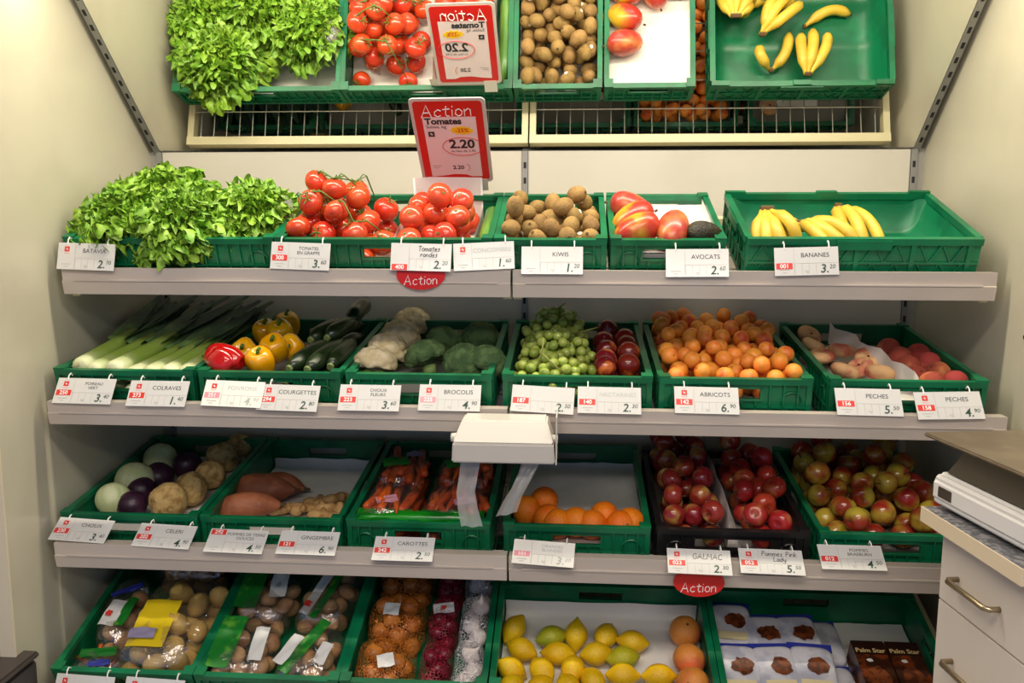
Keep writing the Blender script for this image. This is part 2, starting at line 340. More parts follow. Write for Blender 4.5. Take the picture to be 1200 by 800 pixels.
# ------------------------------------------------------------------ folding crates
def wall_panel(w, h, slot=.13, solid=False, sl=(.56, .77)):
    """one side wall in the x-z plane, outer face at y=0, thickness to +y"""
    mb = MB(); t = .010
    mb.box2((-w/2, -.003, h-.016), (w/2, t+.004, h))           # rim
    mb.box2((-w/2, 0, 0), (w/2, t, .016))                       # foot rail
    z0, z1 = h*sl[0], h*sl[1]
    mb.box2((-w/2, .005, .016), (w/2, t-.001, z0 if slot else h-.016))
    if slot:
        mb.box2((-w/2, .005, z0), (-slot/2, t-.001, h-.016)); mb.box2((slot/2, .005, z0), (w/2, t-.001, h-.016)); mb.box2((-slot/2, .003, z1), (slot/2, t-.002, h-.016))
        mb.box2((-slot/2-.006, -.001, z0-.006), (slot/2+.006, t, z0)); mb.box2((-slot/2-.006, -.001, z0), (-slot/2, t, z1)); mb.box2((slot/2, -.001, z0), (slot/2+.006, t, z1))
    for s in (-1, 1): mb.box2((s*w/2-s*.0, -.001, .016), (s*w/2-s*.014, t, h-.016))
    n = max(2, int(w/.033))
    for k in range(1, n):
        x = -w/2+w*k/n
        if slot and abs(x) < slot/2+.01: mb.box2((x-.002, -.003, .016), (x+.002, .005, z0-.006))
        else: mb.box2((x-.002, -.003, .016), (x+.002, .005, h-.016))
    mb.box2((-w/2+.014, -.003, h*.36), (w/2-.014, .005, h*.36+.004))
    for s in (-1, 1):                                            # round moulding marks near the corners
        cx, cz, r = s*(w/2-.05), h*.5, .026
        P = [(cx+r*math.cos(2*PI*k/14), .0005, cz+r*math.sin(2*PI*k/14)) for k in range(15)]
        mb.tube(P, .0022, 4, False)
    return mb
_cr = {}
def crate(row, x0, w, d, label, D0=0, h=HC, mat=None, name='green_crate', pad=0, lattice=False, group='green folding produce crates', slotf=.13):
    mat = mat or green_m
    o = thing(name, label, 'crate', RM(row, x0+w/2, D0, 0), group)
    key = (w, d, h, lattice, slotf)
    if key not in _cr:
        g = {}
        g['front_panel'] = wall_panel(w, h, slotf).mesh('front_panel'); g['back_panel'] = g['front_panel']
        g['side_panel'] = wall_panel(d-.022, h, 0.12 if not lattice else 0).mesh('side_panel')
        b = MB().box2((-w/2+.004, .004, .001), (w/2-.004, d-.004, .008))
        g['base'] = b.mesh('base'); _cr[key] = g
    g = _cr[key]
    O('front_panel', g['front_panel'], mat, o)
    O('back_panel', g['back_panel'], mat, o, T(0, d, 0) @ RZ(PI))
    O('side_panel', g['side_panel'], mat, o, T(-w/2, d/2, 0) @ RZ(-PI/2))
    O('side_panel', g['side_panel'], mat, o, T(w/2, d/2, 0) @ RZ(PI/2))
    O('base', g['base'], mat, o)
    if 'stop' not in _cr: _cr['stop'] = MB().box((0, 0, 0), (.03, .03, .006)).mesh('corner_stop')
    for sx in (-1, 1):
        for y in (0, d): O('corner_stop', _cr['stop'], mat, o, T(sx*(w/2-.013), y+(.013 if y == 0 else -.013), h+.002))
    if pad: O('packing_tray', MB().box2((-w/2+.014, .014, .0085), (w/2-.014, d-.014, pad)).mesh('packing_tray'), M('grey_board', srgb(150, 146, 140), .9), o)
    return o
def paper(row, x0, x1, D0, D1, label, z=.010, backup=0, frontup=0, leftup=0, rightup=0, seed=1, amp=.003, name='paper_liner', mat=None):
    """a wrinkled sheet on a crate's floor that may climb a wall"""
    nu, nv = 26, 26; P = np.zeros((nv, nu, 3))
    for j in range(nv):
        for i in range(nu):
            a, b = i/(nu-1), j/(nv-1)
            L = (D1-D0)+backup; s = b*L
            D = D0+min(s, D1-D0); hz = max(0, s-(D1-D0))
            W = (x1-x0)+leftup+rightup; u = a*W
            X = x0+min(max(u-leftup, 0), x1-x0); hx = max(leftup-u, 0, u-leftup-(x1-x0))
            P[j, i] = (X, D, z+max(hx, hz))
    q = P.reshape(-1, 3); nn = nz(q, seed, 26, 2)+.6*nz(q, seed+5, 60, 1); q[:, 2] += amp*(1+nn)
    m = grid_mesh('paper', P); o = O(name, m, mat or paper_m, None, RM(row)); return tag(o, label, 'paper')
W6 = .393
CR_ = {}
CR_['lettuce'] = crate(0, -1.254, .597, .4, 'wide green crate holding the curly lettuces on the top shelf', slotf=.11)
CR_['tomato'] = crate(0, -.652, .597, .4, 'wide green crate holding tomatoes on the top shelf', slotf=.11)
CR_['kiwi'] = crate(0, -.048, .300, .4, 'narrow green crate full of kiwis')
CR_['mango'] = crate(0, .264, .302, .4, 'narrow green crate with mangoes and an avocado on white paper', pad=.08)
# banana crate: smooth inside, latticed outside
def banana_crate():
    w, d, h = .6, .4, .13; o = thing('green_crate', 'solid-walled wide green crate holding the bananas', 'crate', RM(0, .621+w/2, 0, 0), 'green folding produce crates')
    def lat(w):
        mb = MB(); mb.box2((-w/2, -.004, h-.018), (w/2, .014, h)); mb.box2((-w/2, .004, 0), (w/2, .012, h-.018)); mb.box2((-w/2, -.001, 0), (w/2, .006, .012)); mb.box2((-w/2, -.001, h*.45), (w/2, .006, h*.45+.006))
        n = int(w/.028)
        for k in range(n+1):
            x = -w/2+w*k/n; big = k % 5 == 0
            if not big and abs(x) > w/2-.02: continue
            if big: mb.box2((max(x-.006, -w/2), -.002, .012), (min(x+.006, w/2), .005, h-.018))
            else:
                s = .012 if k % 2 else -.012
                for za, zb_ in ((.014, h*.45), (h*.45+.006, h-.02)):
                    mb.add([(x-s-.002, -.001, za), (x-s+.002, -.001, za), (x+s+.002, -.001, zb_), (x+s-.002, -.001, zb_), (x-s-.002, .005, za), (x-s+.002, .005, za), (x+s+.002, .005, zb_), (x+s-.002, .005, zb_)], [(0,1,2,3),(7,6,5,4),(0,4,5,1),(2,6,7,3),(1,5,6,2),(0,3,7,4)])
        mb.box2((-.07, -.008, h-.03), (.07, .004, h-.004))
        return mb
    f = lat(w).mesh('front_panel'); s = lat(d-.03).mesh('side_panel')
    O('front_panel', f, green_m, o); O('back_panel', f, green_m, o, T(0, d, 0) @ RZ(PI)); O('side_panel', s, green_m, o, T(-w/2, d/2, 0) @ RZ(-PI/2)); O('side_panel', s, green_m, o, T(w/2, d/2, 0) @ RZ(PI/2))
    # moulded inner tub: floor curving up at both ends with two scoops
    nu, nv = 33, 25; P = np.zeros((nv, nu, 3))
    for j in range(nv):
        for i in range(nu):
            a, b = i/(nu-1)*2-1, j/(nv-1)*2-1; X = a*(w/2-.013); D = d/2+b*(d/2-.013)
            e = max(0, (abs(a)-.80)/.20); e2 = max(0, (abs(b)-.86)/.14)
            z = .012+.095*(1-math.sqrt(max(0, 1-e*e))) + .085*(1-math.sqrt(max(0, 1-min(1, e2)**2)))
            z = min(z, .118)
            if abs(b) < .02: z += .006
            P[j, i] = (X, D, z)
    O('inner_tub', grid_mesh('inner_tub', P), green_m, o)
    for sx in (-1, 0, 1): O('rim_stop', MB().box((sx*(w/2-.03), d-.006, h+.003), (.06, .016, .006)).mesh('rim_stop'), green_m, o)
    return o
CR_['banana'] = banana_crate()
r2 = [(-1.258, 'leek'), (-.850, 'pepper'), (-.442, 'cauli'), (-.019, 'grape'), (.393, 'apricot'), (.83, 'peach')]
lab2 = ['green crate holding the leeks', 'green crate holding yellow peppers and courgettes', 'green crate holding cauliflowers and broccoli', 'green crate holding green grapes and nectarines', 'green crate heaped with apricots', 'green crate holding flat peaches and dark peaches']
for (x, k), l in zip(r2, lab2): CR_[k] = crate(1, x, W6, .6-.02, l, pad={'apricot': .05, 'peach': .06, 'grape': .03, 'pepper': .05, 'cauli': .045}.get(k, 0))
for x, k, l, p in ((-1.272, 'cabbage', 'green crate holding cabbages and celeriac', .035), (-.866, 'sweet', 'green crate lined with pale paper holding sweet potatoes and ginger', 0), (-.452, 'carrot', 'green crate holding bagged carrots', 0), (-.017, 'orange', 'green crate lined with pale paper holding a front row of oranges', .05), (.826, 'braeburn', 'green crate heaped with red and yellow apples behind the scale', .05)):
    CR_[k] = crate(2, x, W6+.003, .58, l, pad=p)
CR_['black'] = crate(2, .398, .402, .56, 'black crate split by paper holding two kinds of red apples', mat=black_m, name='black_crate', pad=.045, group=None, slotf=.2)
for x, w, d, k, l in ((-1.24, W6, .6, 'potato', 'green crate holding bagged potatoes in the bottom left corner'), (-.841, W6, .6, 'roots', 'green crate holding clear bags with green print'), (-.442, W6-.004, .6, 'onion', 'green crate holding netted onions, red onions and garlic'), (-.043, .6, .4, 'lemon', 'wide green crate holding lemons and grapefruits on white paper'), (.565, .6, .4, 'date', 'wide green crate holding date bags and brown boxes')):
    CR_[k] = crate(3, x, w, d, l)
# ------------------------------------------------------------------ produce: prototypes
def unit(fn): return fn
def ell(a, b, c, seed=0, amp=0, freq=3):
    def f(P):
        r = 1+amp*nz(P, seed, freq) if amp else np.ones(len(P))
        return P*np.array([a, b, c])*r[:, None]
    return f
def lathe_fn(prof, lob=0, nl=4, seed=0, amp=0):
    """prof(a) -> (r,z) for polar angle array a; lob: lobed cross-section"""
    def f(P):
        a = np.arccos(np.clip(P[:, 2], -1, 1)); th = np.arctan2(P[:, 1], P[:, 0]); r, z = prof(a)
        k = 1+lob*np.abs(np.cos(th*nl/2))*np.sin(a)-lob/2
        if amp: k = k*(1+amp*nz(P, seed, 2.5))
        return np.stack([r*np.cos(th)*k, r*np.sin(th)*k, z], 1)
    return f
def round_fruit(R, flat=.92, top=.22, bot=.1, tw=.3, bw=.22, taper=0):
    def pr(a):
        r = np.sin(a)*(1+taper*np.cos(a)); z = np.cos(a)*flat
        z = z-np.where(np.cos(a) > 0, top*np.exp(-(r/tw)**2), 0)+np.where(np.cos(a) < 0, bot*np.exp(-(r/bw)**2), 0)
        return R*r, R*z
    return pr
def cleft(fn, depth=.07, w=.25):
    def f(P):
        Q = fn(P); th = np.arctan2(P[:, 1], P[:, 0]); s = np.sqrt(np.clip(1-P[:, 2]**2, 0, 1))
        k = 1-depth*np.exp(-(th/w)**2)*s**.5
        return Q*np.stack([k, k, np.ones_like(k)], 1)
    return f
stem_brown = M('stem_brown', srgb(84, 62, 34), .8); stem_green = M('stem_green', srgb(82, 112, 40), .6)
def stem_mesh(z0, L, r=.0016, bend=.3):
    return MB().tube([(0, 0, z0), (bend*L*.3, 0, z0+L*.5), (bend*L, 0, z0+L)], [r, r*.8, r*1.2], 5).mesh('stem')
def calyx_mesh(z, R, n=5):
    mb = MB()
    for k in range(n):
        a = 2*PI*k/n; c, s = math.cos(a), math.sin(a); p = lambda r, w, h: [(c*r-s*w, s*r+c*w, z+h), (c*r+s*w, s*r-c*w, z+h)]
        v = [(0, 0, z+.003)]+p(R*.45, R*.13, .004)+[(c*R, s*R, z+R*.35)]
        mb.add(v, [(0, 1, 3), (0, 3, 2)])
    mb.tube([(0, 0, z), (.002, 0, z+.006), (.006, .001, z+.013)], [.0022, .0016, .0018], 5)
    return mb.mesh('calyx')
def dot_mesh(z, r=.004): return MB().tube([(0, 0, z-.002), (0, 0, z+.0006)], r, 8).mesh('navel')
PR = {}
def proto(k, mesh, mat, parts=()): PR[k] = (mesh, mat, parts)
def put(name, k, label, cat, group, Mx):
    mesh, mat, parts = PR[k]; o = O(name, mesh, mat, None, Mx); tag(o, label, cat, group)
    for pn, pm, pmat in parts: O(pn, pm, pmat, o)
    return o
tom_m = M('tomato_skin', srgb(208, 64, 30), .2, srgb(220, 100, 52), 12, .45, .75, coat=.3, vary=.1)
proto('tomato', ball('tomato', lathe_fn(round_fruit(.037, .86, .16, .05), .03, 5), 18, 11), tom_m, [('calyx', calyx_mesh(.0285, .022), stem_green)])
proto('tomato_round', ball('tomato', lathe_fn(round_fruit(.036, .86, .12, .05), .02, 5), 18, 11), M('round_tomato_skin', srgb(212, 68, 38), .2, srgb(222, 106, 62), 12, .45, .8, coat=.3, vary=.08), [('navel', dot_mesh(.0285, .004), stem_green)])
kiwi_m = M('kiwi_skin', srgb(160, 126, 72), .75, srgb(132, 100, 52), 30, .4, .7, bump=.4, bscale=240, vary=.12)
proto('kiwi', ball('kiwi', ell(.024, .024, .030), 16, 10), kiwi_m, [('navel', dot_mesh(.0297, .0045), M('kiwi_tip', srgb(90, 66, 36), .9)), ('sticker', MB().tube([(0, -.0236, .004), (0, -.0246, .004)], .007, 10).mesh('sticker'), M('fruit_sticker', srgb(236, 232, 220), .4))])
proto('kiwi_plain', PR['kiwi'][0], kiwi_m, [PR['kiwi'][2][0]])
def mango_fn(P):
    Q = P*np.array([.062, .044, .046]); Q[:, 0] += .012*P[:, 2]*P[:, 2]; Q[:, 2] += .01*P[:, 0]; return Q*(1+.02*nz(P, 3, 2))[:, None]
mm = ball('mango', mango_fn, 20, 12); mst = MB().tube([(.070, 0, .010), (.078, 0, .013)], .0035, 6).mesh('stem')
proto('mango', mm, M('mango_skin', srgb(206, 166, 40), .3, srgb(182, 50, 34), 9, .42, .58, coat=.15, axis=0, arange=(-.01, .035), col3=srgb(192, 66, 40)), [('stem', mst, stem_brown)])
proto('mango_red', mm.copy(), M('mango_red_skin', srgb(176, 56, 48), .3, srgb(212, 130, 66), 12, .45, .7, coat=.15), [('stem', mst, stem_brown)])
def avo_fn(P): return np.stack([P[:, 0]*.058, P[:, 1]*.036*(1-.28*P[:, 0]), P[:, 2]*.036*(1-.28*P[:, 0])], 1)
proto('avocado', ball('avocado', avo_fn, 18, 12), M('avocado_skin', srgb(56, 52, 30), .45, srgb(38, 32, 20), 25, bump=.5, bscale=160), [('stem', MB().tube([(.056, 0, 0), (.063, 0, .001)], .004, 6).mesh('stem'), stem_brown)])
apr = cleft(lathe_fn(round_fruit(.0245, .95, .1, .03)))
proto('apricot', ball('apricot', apr, 16, 10), M('apricot_skin', srgb(236, 146, 52), .45, srgb(214, 84, 38), 22, .5, .72, vary=.1, sss=.05), [('stem_dimple', dot_mesh(.0215, .0018), stem_brown)])
proto('nectarine', ball('nectarine', cleft(lathe_fn(round_fruit(.033, .96, .12, .02))), 18, 11), M('nectarine_skin', srgb(112, 18, 18), .22, srgb(214, 120, 50), 16, .52, .68, coat=.25, vary=.15), [('stem_dimple', dot_mesh(.0285, .003), stem_brown)])
proto('peach', ball('peach', cleft(lathe_fn(round_fruit(.034, .94, .12, .02))), 18, 11), M('peach_skin', srgb(150, 58, 44), .8, srgb(196, 112, 70), 14, .48, .68, vary=.12), [('stem_dimple', dot_mesh(.029, .003), stem_brown)])
proto('flat_peach', ball('flat_peach', cleft(lathe_fn(round_fruit(.040, .56, .38, .15, .35)), .08), 20, 12), M('flat_peach_skin', srgb(232, 182, 128), .75, srgb(200, 98, 78), 14, .46, .66, vary=.08), [('stem_dimple', dot_mesh(.010, .004), stem_brown)])
def apple(k, R, c1, c2, lo, hi, c3=None, sc=9, stretch=(1, 1, .45)):
    proto(k, ball(k, lathe_fn(round_fruit(R, .90, .34, .2, .3, .24, .06), .03, 5), 18, 12), M(k+'_skin', c1, .2, c2, sc/R*.034*1.6, lo, hi, coat=.35, vary=.12, stretch=stretch), [('stem', stem_mesh(R*.58, R*.5), stem_brown)])
apple('apple_gal', .033, srgb(146, 34, 34), srgb(206, 168, 84), .52, .74)
apple('apple_pink', .034, srgb(176, 48, 38), srgb(210, 150, 84), .52, .76)
apple('apple_brae', .0355, srgb(158, 52, 32), srgb(196, 172, 60), .42, .64)
proto('orange', ball('orange', lathe_fn(round_fruit(.0425, .97, .04, .03, .12, .1)), 20, 12), M('orange_peel', srgb(240, 130, 14), .4, srgb(232, 112, 10), 10, vary=.05, bump=.35, bscale=300), [('navel', dot_mesh(.0402, .003), stem_green)])
proto('grapefruit', ball('grapefruit', lathe_fn(round_fruit(.046, .94, .05, .04, .12, .1)), 20, 12), M('grapefruit_peel', srgb(232, 148, 62), .4, srgb(218, 104, 62), 9, .4, .65, bump=.3, bscale=260), [('navel', dot_mesh(.0415, .004), stem_brown)])
def lem_fn(P):
    Q = P*np.array([.040, .0335, .0335]); e = np.exp(-((1-np.abs(P[:, 0]))/.06)); Q[:, 0] += np.sign(P[:, 0])*e*.011; return Q*(1+.02*nz(P, 2, 3))[:, None]
lm = bpy.data.meshes.new('x'); lmesh = ball('lemon', lambda P: lem_fn(P[:, [2, 0, 1]]), 18, 14)
lm2 = [('tip', MB().tube([(.049, 0, 0), (.052, 0, 0)], .003, 6).mesh('tip'), stem_green)]
proto('lemon', lmesh, M('lemon_peel', srgb(238, 196, 20), .35, srgb(228, 180, 14), 12, vary=.04, bump=.3, bscale=280), lm2)
proto('lemon_green', lmesh, M('lemon_green_peel', srgb(190, 182, 30), .35, srgb(150, 160, 30), 10, bump=.3, bscale=280), lm2)
# ------------------------------------------------------------------ piles
class Pile:
    def __init__(s, row, x0, x1, D0, D1, z0=.011): s.slack = .88; s.row = row; s.b = (x0, x1, D0, D1); s.z0 = z0; s.S = []
    def settle(s, X, D, r):
        z = s.z0+r
        for a, b, c, q in s.S:
            d2 = (a-X)**2+(b-D)**2; R = r+q
            if d2 < R*R: z = max(z, c+math.sqrt(R*R-d2))
        return z
    def free(s, X, D, r): return min(max(X, s.b[0]+r), s.b[1]-r), min(max(D, s.b[2]+r), s.b[3]-r)
    def hits(s, X, D, h, r):
        return any((a-X)**2+(b-D)**2+(c-h)**2 < (r+q)**2*s.slack for a, b, c, q in s.S)
    def fall(s, X, D, h, r):
        z = s.z0+r
        for a, b, c, q in s.S:
            d2 = (a-X)**2+(b-D)**2; R = r+q
            if d2 < R*R:
                k = c+math.sqrt(R*R-d2)
                if k <= h+.002: z = max(z, k)
        return z
    def drop_px(s, px, py, r, base=0, strict=False):
        """walk along the pixel's ray until the fruit touches the heap, the floor or the back; returns the spot and fillers needed below it"""
        R = ROWS[s.row]; d = ray(px, py); t = 1.2; last = None; s.fill_ = []
        while t < 4.2:
            P = CAM+t*d-R['B']; h = P@R['n']; Dr = P@R['d']; X, D = s.free(P[0], Dr, r); t += .004
            if Dr < s.b[2]+r: 
                if h < s.z0+r: last = last or (X, D, s.z0+r); break
                continue
            if last is not None and (h < s.z0+r+base or Dr > s.b[3]-r or s.hits(X, D, h, r)): break
            if last is None and s.hits(X, D, h, r):
                if not strict: last = (X, D, max(h, s.z0+r)); break
                return None
            last = (X, D, max(h, s.z0+r))
        X, D, h = last; z = s.fall(X, D, h, r)
        for _ in range(4):
            if h-z > 1.7*r: s.S.append((X, D, z, r)); s.fill_.append((X, D, z)); z = s.fall(X, D, h, r)
        if h-z < .7*r: h = z
        s.S.append((X, D, h, r)); return X, D, h
    def drop(s, X, D, r): X, D = s.free(X, D, r); z = s.settle(X, D, r); s.S.append((X, D, z, r)); return X, D, z
    def fill(s, r, top, seed, tries=60, nmax=400, jit=.06):
        rng = random.Random(seed); out = []; miss = 0
        while len(out) < nmax and miss < 14:
            q = r*rng.uniform(1-jit, 1+jit); best = None
            for _ in range(tries):
                X = rng.uniform(s.b[0]+q, s.b[1]-q); D = rng.uniform(s.b[2]+q, s.b[3]-q); z = s.settle(X, D, q)
                sc = z+.22*(D-s.b[2])+.05*(X-s.b[0])*(1 if seed % 2 else -1)
                if z+q*.6 <= top(X, D) and (best is None or sc < best[0]): best = (sc, X, D, z)
            if best is None: miss += 1; continue
            s.S.append((best[1], best[2], best[3], q)); out.append((best[1], best[2], best[3], q))
        return out
def fruit_at(name, k, label, cat, group, row, X, D, z, sc=1, rot=None, up=.5, rng=random):
    if rot is None: rot = RZ(rng.uniform(0, 6.28)) @ RX(rng.uniform(-up, up)) @ RY(rng.uniform(-up, up))
    return put(name, k, label, cat, group, RM(row, X, D, z) @ rot @ SCL(sc))
def zone(X, D, b):
    u = (X-b[0])/(b[1]-b[0]); v = (D-b[2])/(b[3]-b[2])
    return ('front', 'middle', 'back')[min(2, int(v*3))], ('left', 'centre', 'right')[min(2, int(u*3))]
def heap(name, kinds, base, cat, group, pile, r0, r, top, seed, up=.6, tries=60, nmax=400, jit=.05):
    rng = random.Random(seed+99); out = pile.fill(r, top, seed, tries, nmax, jit); vis = []; band = r*1.9
    for X, D, z, q in out:
        cov = any(c > z+q*.8 and (a-X)**2+(b-D)**2 < (q*1.1)**2 for a, b, c, _ in pile.S)
        if not cov: vis.append((int((D-pile.b[2])/band), X, D, z, q))
        else: fruit_at(name, rng.choice(kinds), '%s buried inside %s' % base, cat, group, pile.row, X, D, z, q/r0, None, up, rng)
    vis.sort(); cnt = {}; nrow = max(v[0] for v in vis)
    for j, X, D, z, q in vis:
        i = cnt.get(j, 0); cnt[j] = i+1
        fruit_at(name, rng.choice(kinds), '%s, %s from left, %s row of %s' % (base[0], ORD[min(i, 19)], 'front' if j == 0 else 'back' if j == nrow else ORD[j], base[1]), cat, group, pile.row, X, D, z, q/r0, None, up, rng)
    return out
def px_set(name, kind, base, cat, group, pile, pts, r, seed, up=.4, scale=None, kinds=None, rots=None, base_h=0):
    rng = random.Random(seed); order = sorted(range(len(pts)), key=lambda i: pts[i][1]); rank = {i: k for k, i in enumerate(sorted(range(len(pts)), key=lambda i: pts[i][0]))}
    for i in order:
        q = pts[i][2] if len(pts[i]) > 2 else r; got = pile.drop_px(pts[i][0], pts[i][1], q, base_h, True)
        if got is None: print('skipped', name, pts[i]); continue
        X, D, z = got
        for f in pile.fill_: fruit_at(name, kind, '%s hidden underneath in %s' % base, cat, group, pile.row, *f, q/r, None, up, rng)
        lab = '%s, %s from left in %s' % (base[0], ORD[rank[i]] if rank[i] < 20 else 'far right', base[1])
        fruit_at(name, kinds[i] if kinds else kind, lab, cat, group, pile.row, X, D, z, q/r, rots[i] if rots and rots[i] is not None else None, up, rng)
# ---- top shelf: tomatoes
paper(0, -.640, -.345, .012, .388, 'white paper liner under the vine tomatoes', seed=3)
P = Pile(0, -.640, -.335, .012, .388, .014)
z5 = lambda L: [(310+a/3.871, 180+b/3.871) for a, b in L]
heap('tomato', ['tomato'], ('ripe vine tomato', 'the tomato heap'), 'tomato', 'vine tomatoes', P, .037, .0365, lambda X, D: (.150+.12*math.exp(-((X+.53)/.11)**2-((D-.19)/.09)**2)) if D < .29 else .07, 5, up=.9, tries=140)
# green vine stems
def vine(pts, label):
    mb = MB(); mb.tube(pts, [.0028]+[.0024]*(len(pts)-2)+[.0015], 6)
    for i in range(1, len(pts)-1):
        p = Vector(pts[i]); mb.tube([p, p+Vector((.012*(-1)**i, .008, .006)), p+Vector((.022*(-1)**i, .01, -.004))], [.0018, .0016, .0014], 5)
    tag(O('tomato_vine', mb.mesh('tomato_vine', True), stem_green), label, 'vine', 'tomato vines')
def vine_over(X, D, label, n=3):
    tops = [q for q in P.S if not any(c > q[2]+.02 and (a-q[0])**2+(b-q[1])**2 < .05**2 for a, b, c, _ in P.S)]
    near = sorted(tops, key=lambda q: (q[0]-X)**2+(q[1]-D)**2)[:n]; near.sort(key=lambda q: q[0]); pts = []
    for k, q in enumerate(near):
        pts.append(Vector((q[0], q[1], q[2]+q[3]*.86)))
        if k < len(near)-1: m_ = near[k+1]; pts.append(Vector(((q[0]+m_[0])/2, (q[1]+m_[1])/2, max(q[2], m_[2])+q[3]*.95)))
    vine([tuple(RM(0) @ v) for v in pts], label)
vine_over(-.53, .19, 'green vine stem joining the topmost tomatoes of the heap')
vine_over(-.60, .05, 'green vine stem over the front left tomatoes')
vine_over(-.42, .10, 'green vine stem in the middle of the tomato heap')
vine_over(-.50, .31, 'green vine stem over the tomatoes at the back')
# round tomatoes in a folded paper
P2 = Pile(0, -.328, -.122, .012, .388, .016)
paper(0, -.332, -.118, .012, .390, 'white paper wrapped round the loose round tomatoes', leftup=.10, rightup=.07, backup=.17, seed=8, amp=.005)
heap('tomato', ['tomato_round'], ('smooth round tomato', 'the paper wrap'), 'tomato', 'loose round tomatoes', P2, .036, .0355, lambda X, D: (.150+.085*math.exp(-((X+.20)/.10)**2-((D-.17)/.09)**2)) if D < .29 else .09, 6, up=1.2, tries=140)
cuc_m = M('cucumber_skin', srgb(70, 118, 44), .3, srgb(104, 148, 62), 26, stretch=(1, .15, 1), bump=.2, bscale=90)
def cucumber(row, X, D0, D1, z, r, label, dx=0):
    n = 12; pts = []; rad = []
    for i in range(n+1):
        s = i/n; pts.append((X+dx*s+.004*math.sin(s*3), D0+(D1-D0)*s, z+.006*math.sin(s*PI))); rad.append(r*min(1, .35+4*s, .35+4*(1-s)))
    o = O('cucumber', MB().tube(pts, rad, 12).mesh('cucumber', True), cuc_m, None, RM(row)); tag(o, label, 'cucumber')
    O('stem_end', MB().tube([(X+dx, D1, z), (X+dx, D1+.007, z)], .005, 6).mesh('stem_end'), stem_brown, o)
cucumber(0, -.083, .03, .365, .09, .023, 'long green cucumber lying at the right end of the tomato crate')
cucumber(0, -.088, .03, .37, .034, .022, 'long green cucumber underneath the other one in the tomato crate')
# kiwis
P = Pile(0, -.034, .240, .013, .387, .014); paper(0, -.036, .242, .012, .388, 'white paper liner under the kiwis', seed=12, amp=.001)
heap('kiwi', ['kiwi', 'kiwi_plain', 'kiwi_plain'], ('brown fuzzy kiwi', 'the kiwi crate'), 'kiwi', 'kiwis in the narrow crate', P, .026, .0262, lambda X, D: .158 if D < .28 else .12, 21, up=3, tries=260)
for k, (a, b) in enumerate([(185, 108), (435, 105), (375, 140), (165, 160)]):
    X, D, z = P.drop_px(560+a/3.75, 200+b/3.75, .027); fruit_at('kiwi', 'kiwi', 'brown kiwi on top of the heap, %s' % ['leftmost at the back', 'rightmost at the back', 'second from the right at the back', 'below the leftmost'][k], 'kiwi', 'kiwis on top', 0, X, D, z, 1.05, RZ(k) @ RX(1.2 if k != 3 else .1), .3)
# mangoes, avocado
paper(0, .279, .552, .012, .388, 'white paper liner under the mangoes', seed=15, amp=.002, rightup=.03, backup=.01, z=.082)
P = Pile(0, .278, .552, .012, .388, .087)
for X, D, r, kd, lab, rz in [(.335, .060, .044, 'mango', 'large yellow and red mango at the front left', .25), (.330, .152, .044, 'mango', 'yellow and red mango half hidden behind the front left one', .5), (.330, .245, .044, 'mango_red', 'dark red mango nearest the back of its crate', 2.9), (.432, .062, .042, 'mango_red', 'orange-red mango between the large mango and the avocado', 1.3)]:
    X, D, z = P.drop(X, D, r); put('mango', kd, lab, 'mango', 'mangoes', RM(0, X, D, z) @ RZ(rz) @ SCL(1.02))
X, D, z = P.drop(.512, .050, .034); put('avocado', 'avocado', 'dark avocado at the front right beside the mangoes', 'avocado', None, RM(0, X, D, z+.008) @ RZ(.3) @ SCL(.85))
# bananas
ban_m = M('banana_peel', srgb(220, 186, 66), .42, srgb(206, 168, 54), 14, vary=.05); tip_m = M('banana_tip', srgb(70, 52, 28), .8); crown_m = M('banana_crown', srgb(92, 66, 34), .8)
def banana_mesh(a, b, bul, r=.0185):
    a, b, bul = Vector(a), Vector(b), Vector(bul); n = 12; pts = []; rad = []
    for i in range(n+1):
        s = i/n; pts.append(a.lerp(b, s)+bul*math.sin(PI*min(1, max(0, (s*1.02)**1.1)))); rad.append(r*min(1, .38+.1*s+max(0, s-.10)*4.2, .30+5.5*(1-s)))
    tp = [pts[-1], pts[-1]+(pts[-1]-pts[-2]).normalized()*.006]
    return MB().tube(pts, rad, 7).mesh('banana', True), MB().tube(tp, [.0055, .0045], 6).mesh('tip')
def bananas(crown, tips, label, bul=(0, 0, .035), group='banana hands'):
    c = Vector(crown); o = thing('banana_hand' if len(tips) > 1 else 'banana', label, 'banana', RM(0), group)
    for k, tp in enumerate(tips):
        bu = tp[3] if len(tp) > 3 else bul; off = Vector(((k-(len(tips)-1)/2)*.0075, 0, .002*(k % 2)))
        m, t = banana_mesh(c+off, tp[:3], bu); b = O('banana', m, ban_m, o); O('tip', t, tip_m, b)
    O('crown', MB().tube([c+Vector((-.0035*len(tips), .002, .006)), c+Vector((.0035*len(tips), .002, .006))], .0085, 7).mesh('crown'), crown_m, o)
z = .03
bananas((.700, .165, .150), [(.672, .060, .04, (-.015, -.02, .01)), (.702, .045, .04, (-.012, -.035, .015)), (.738, .050, .045, (-.005, -.045, .02)), (.772, .075, .05, (.012, -.03, .035)), (.745, .11, .035, (.02, -.02, .03))], 'upright hand of five bananas at the left of the green crate')
bananas((.800, .205, .095), [(.905, .050, .078, (-.01, -.0, .03)), (.940, .085, .075, (.01, -.0, .035)), (.862, .045, .072, (-.02, 0, .03))], 'flat hand of three bananas lying left of the crate middle')
bananas((.838, .310, .040), [(.800, .235, .055, (-.02, .0, .03)), (.905, .17, .034, (.01, .02, .02))], 'pair of bananas lying towards the back of the crate')
bananas((.948, .350, .098), [(.945, .175, .034, (-.012, 0, .028)), (.985, .16, .034, (0, .0, .035)), (1.035, .175, .034, (.012, .0, .028))], 'hand of three bananas leaning on the back wall of the crate')
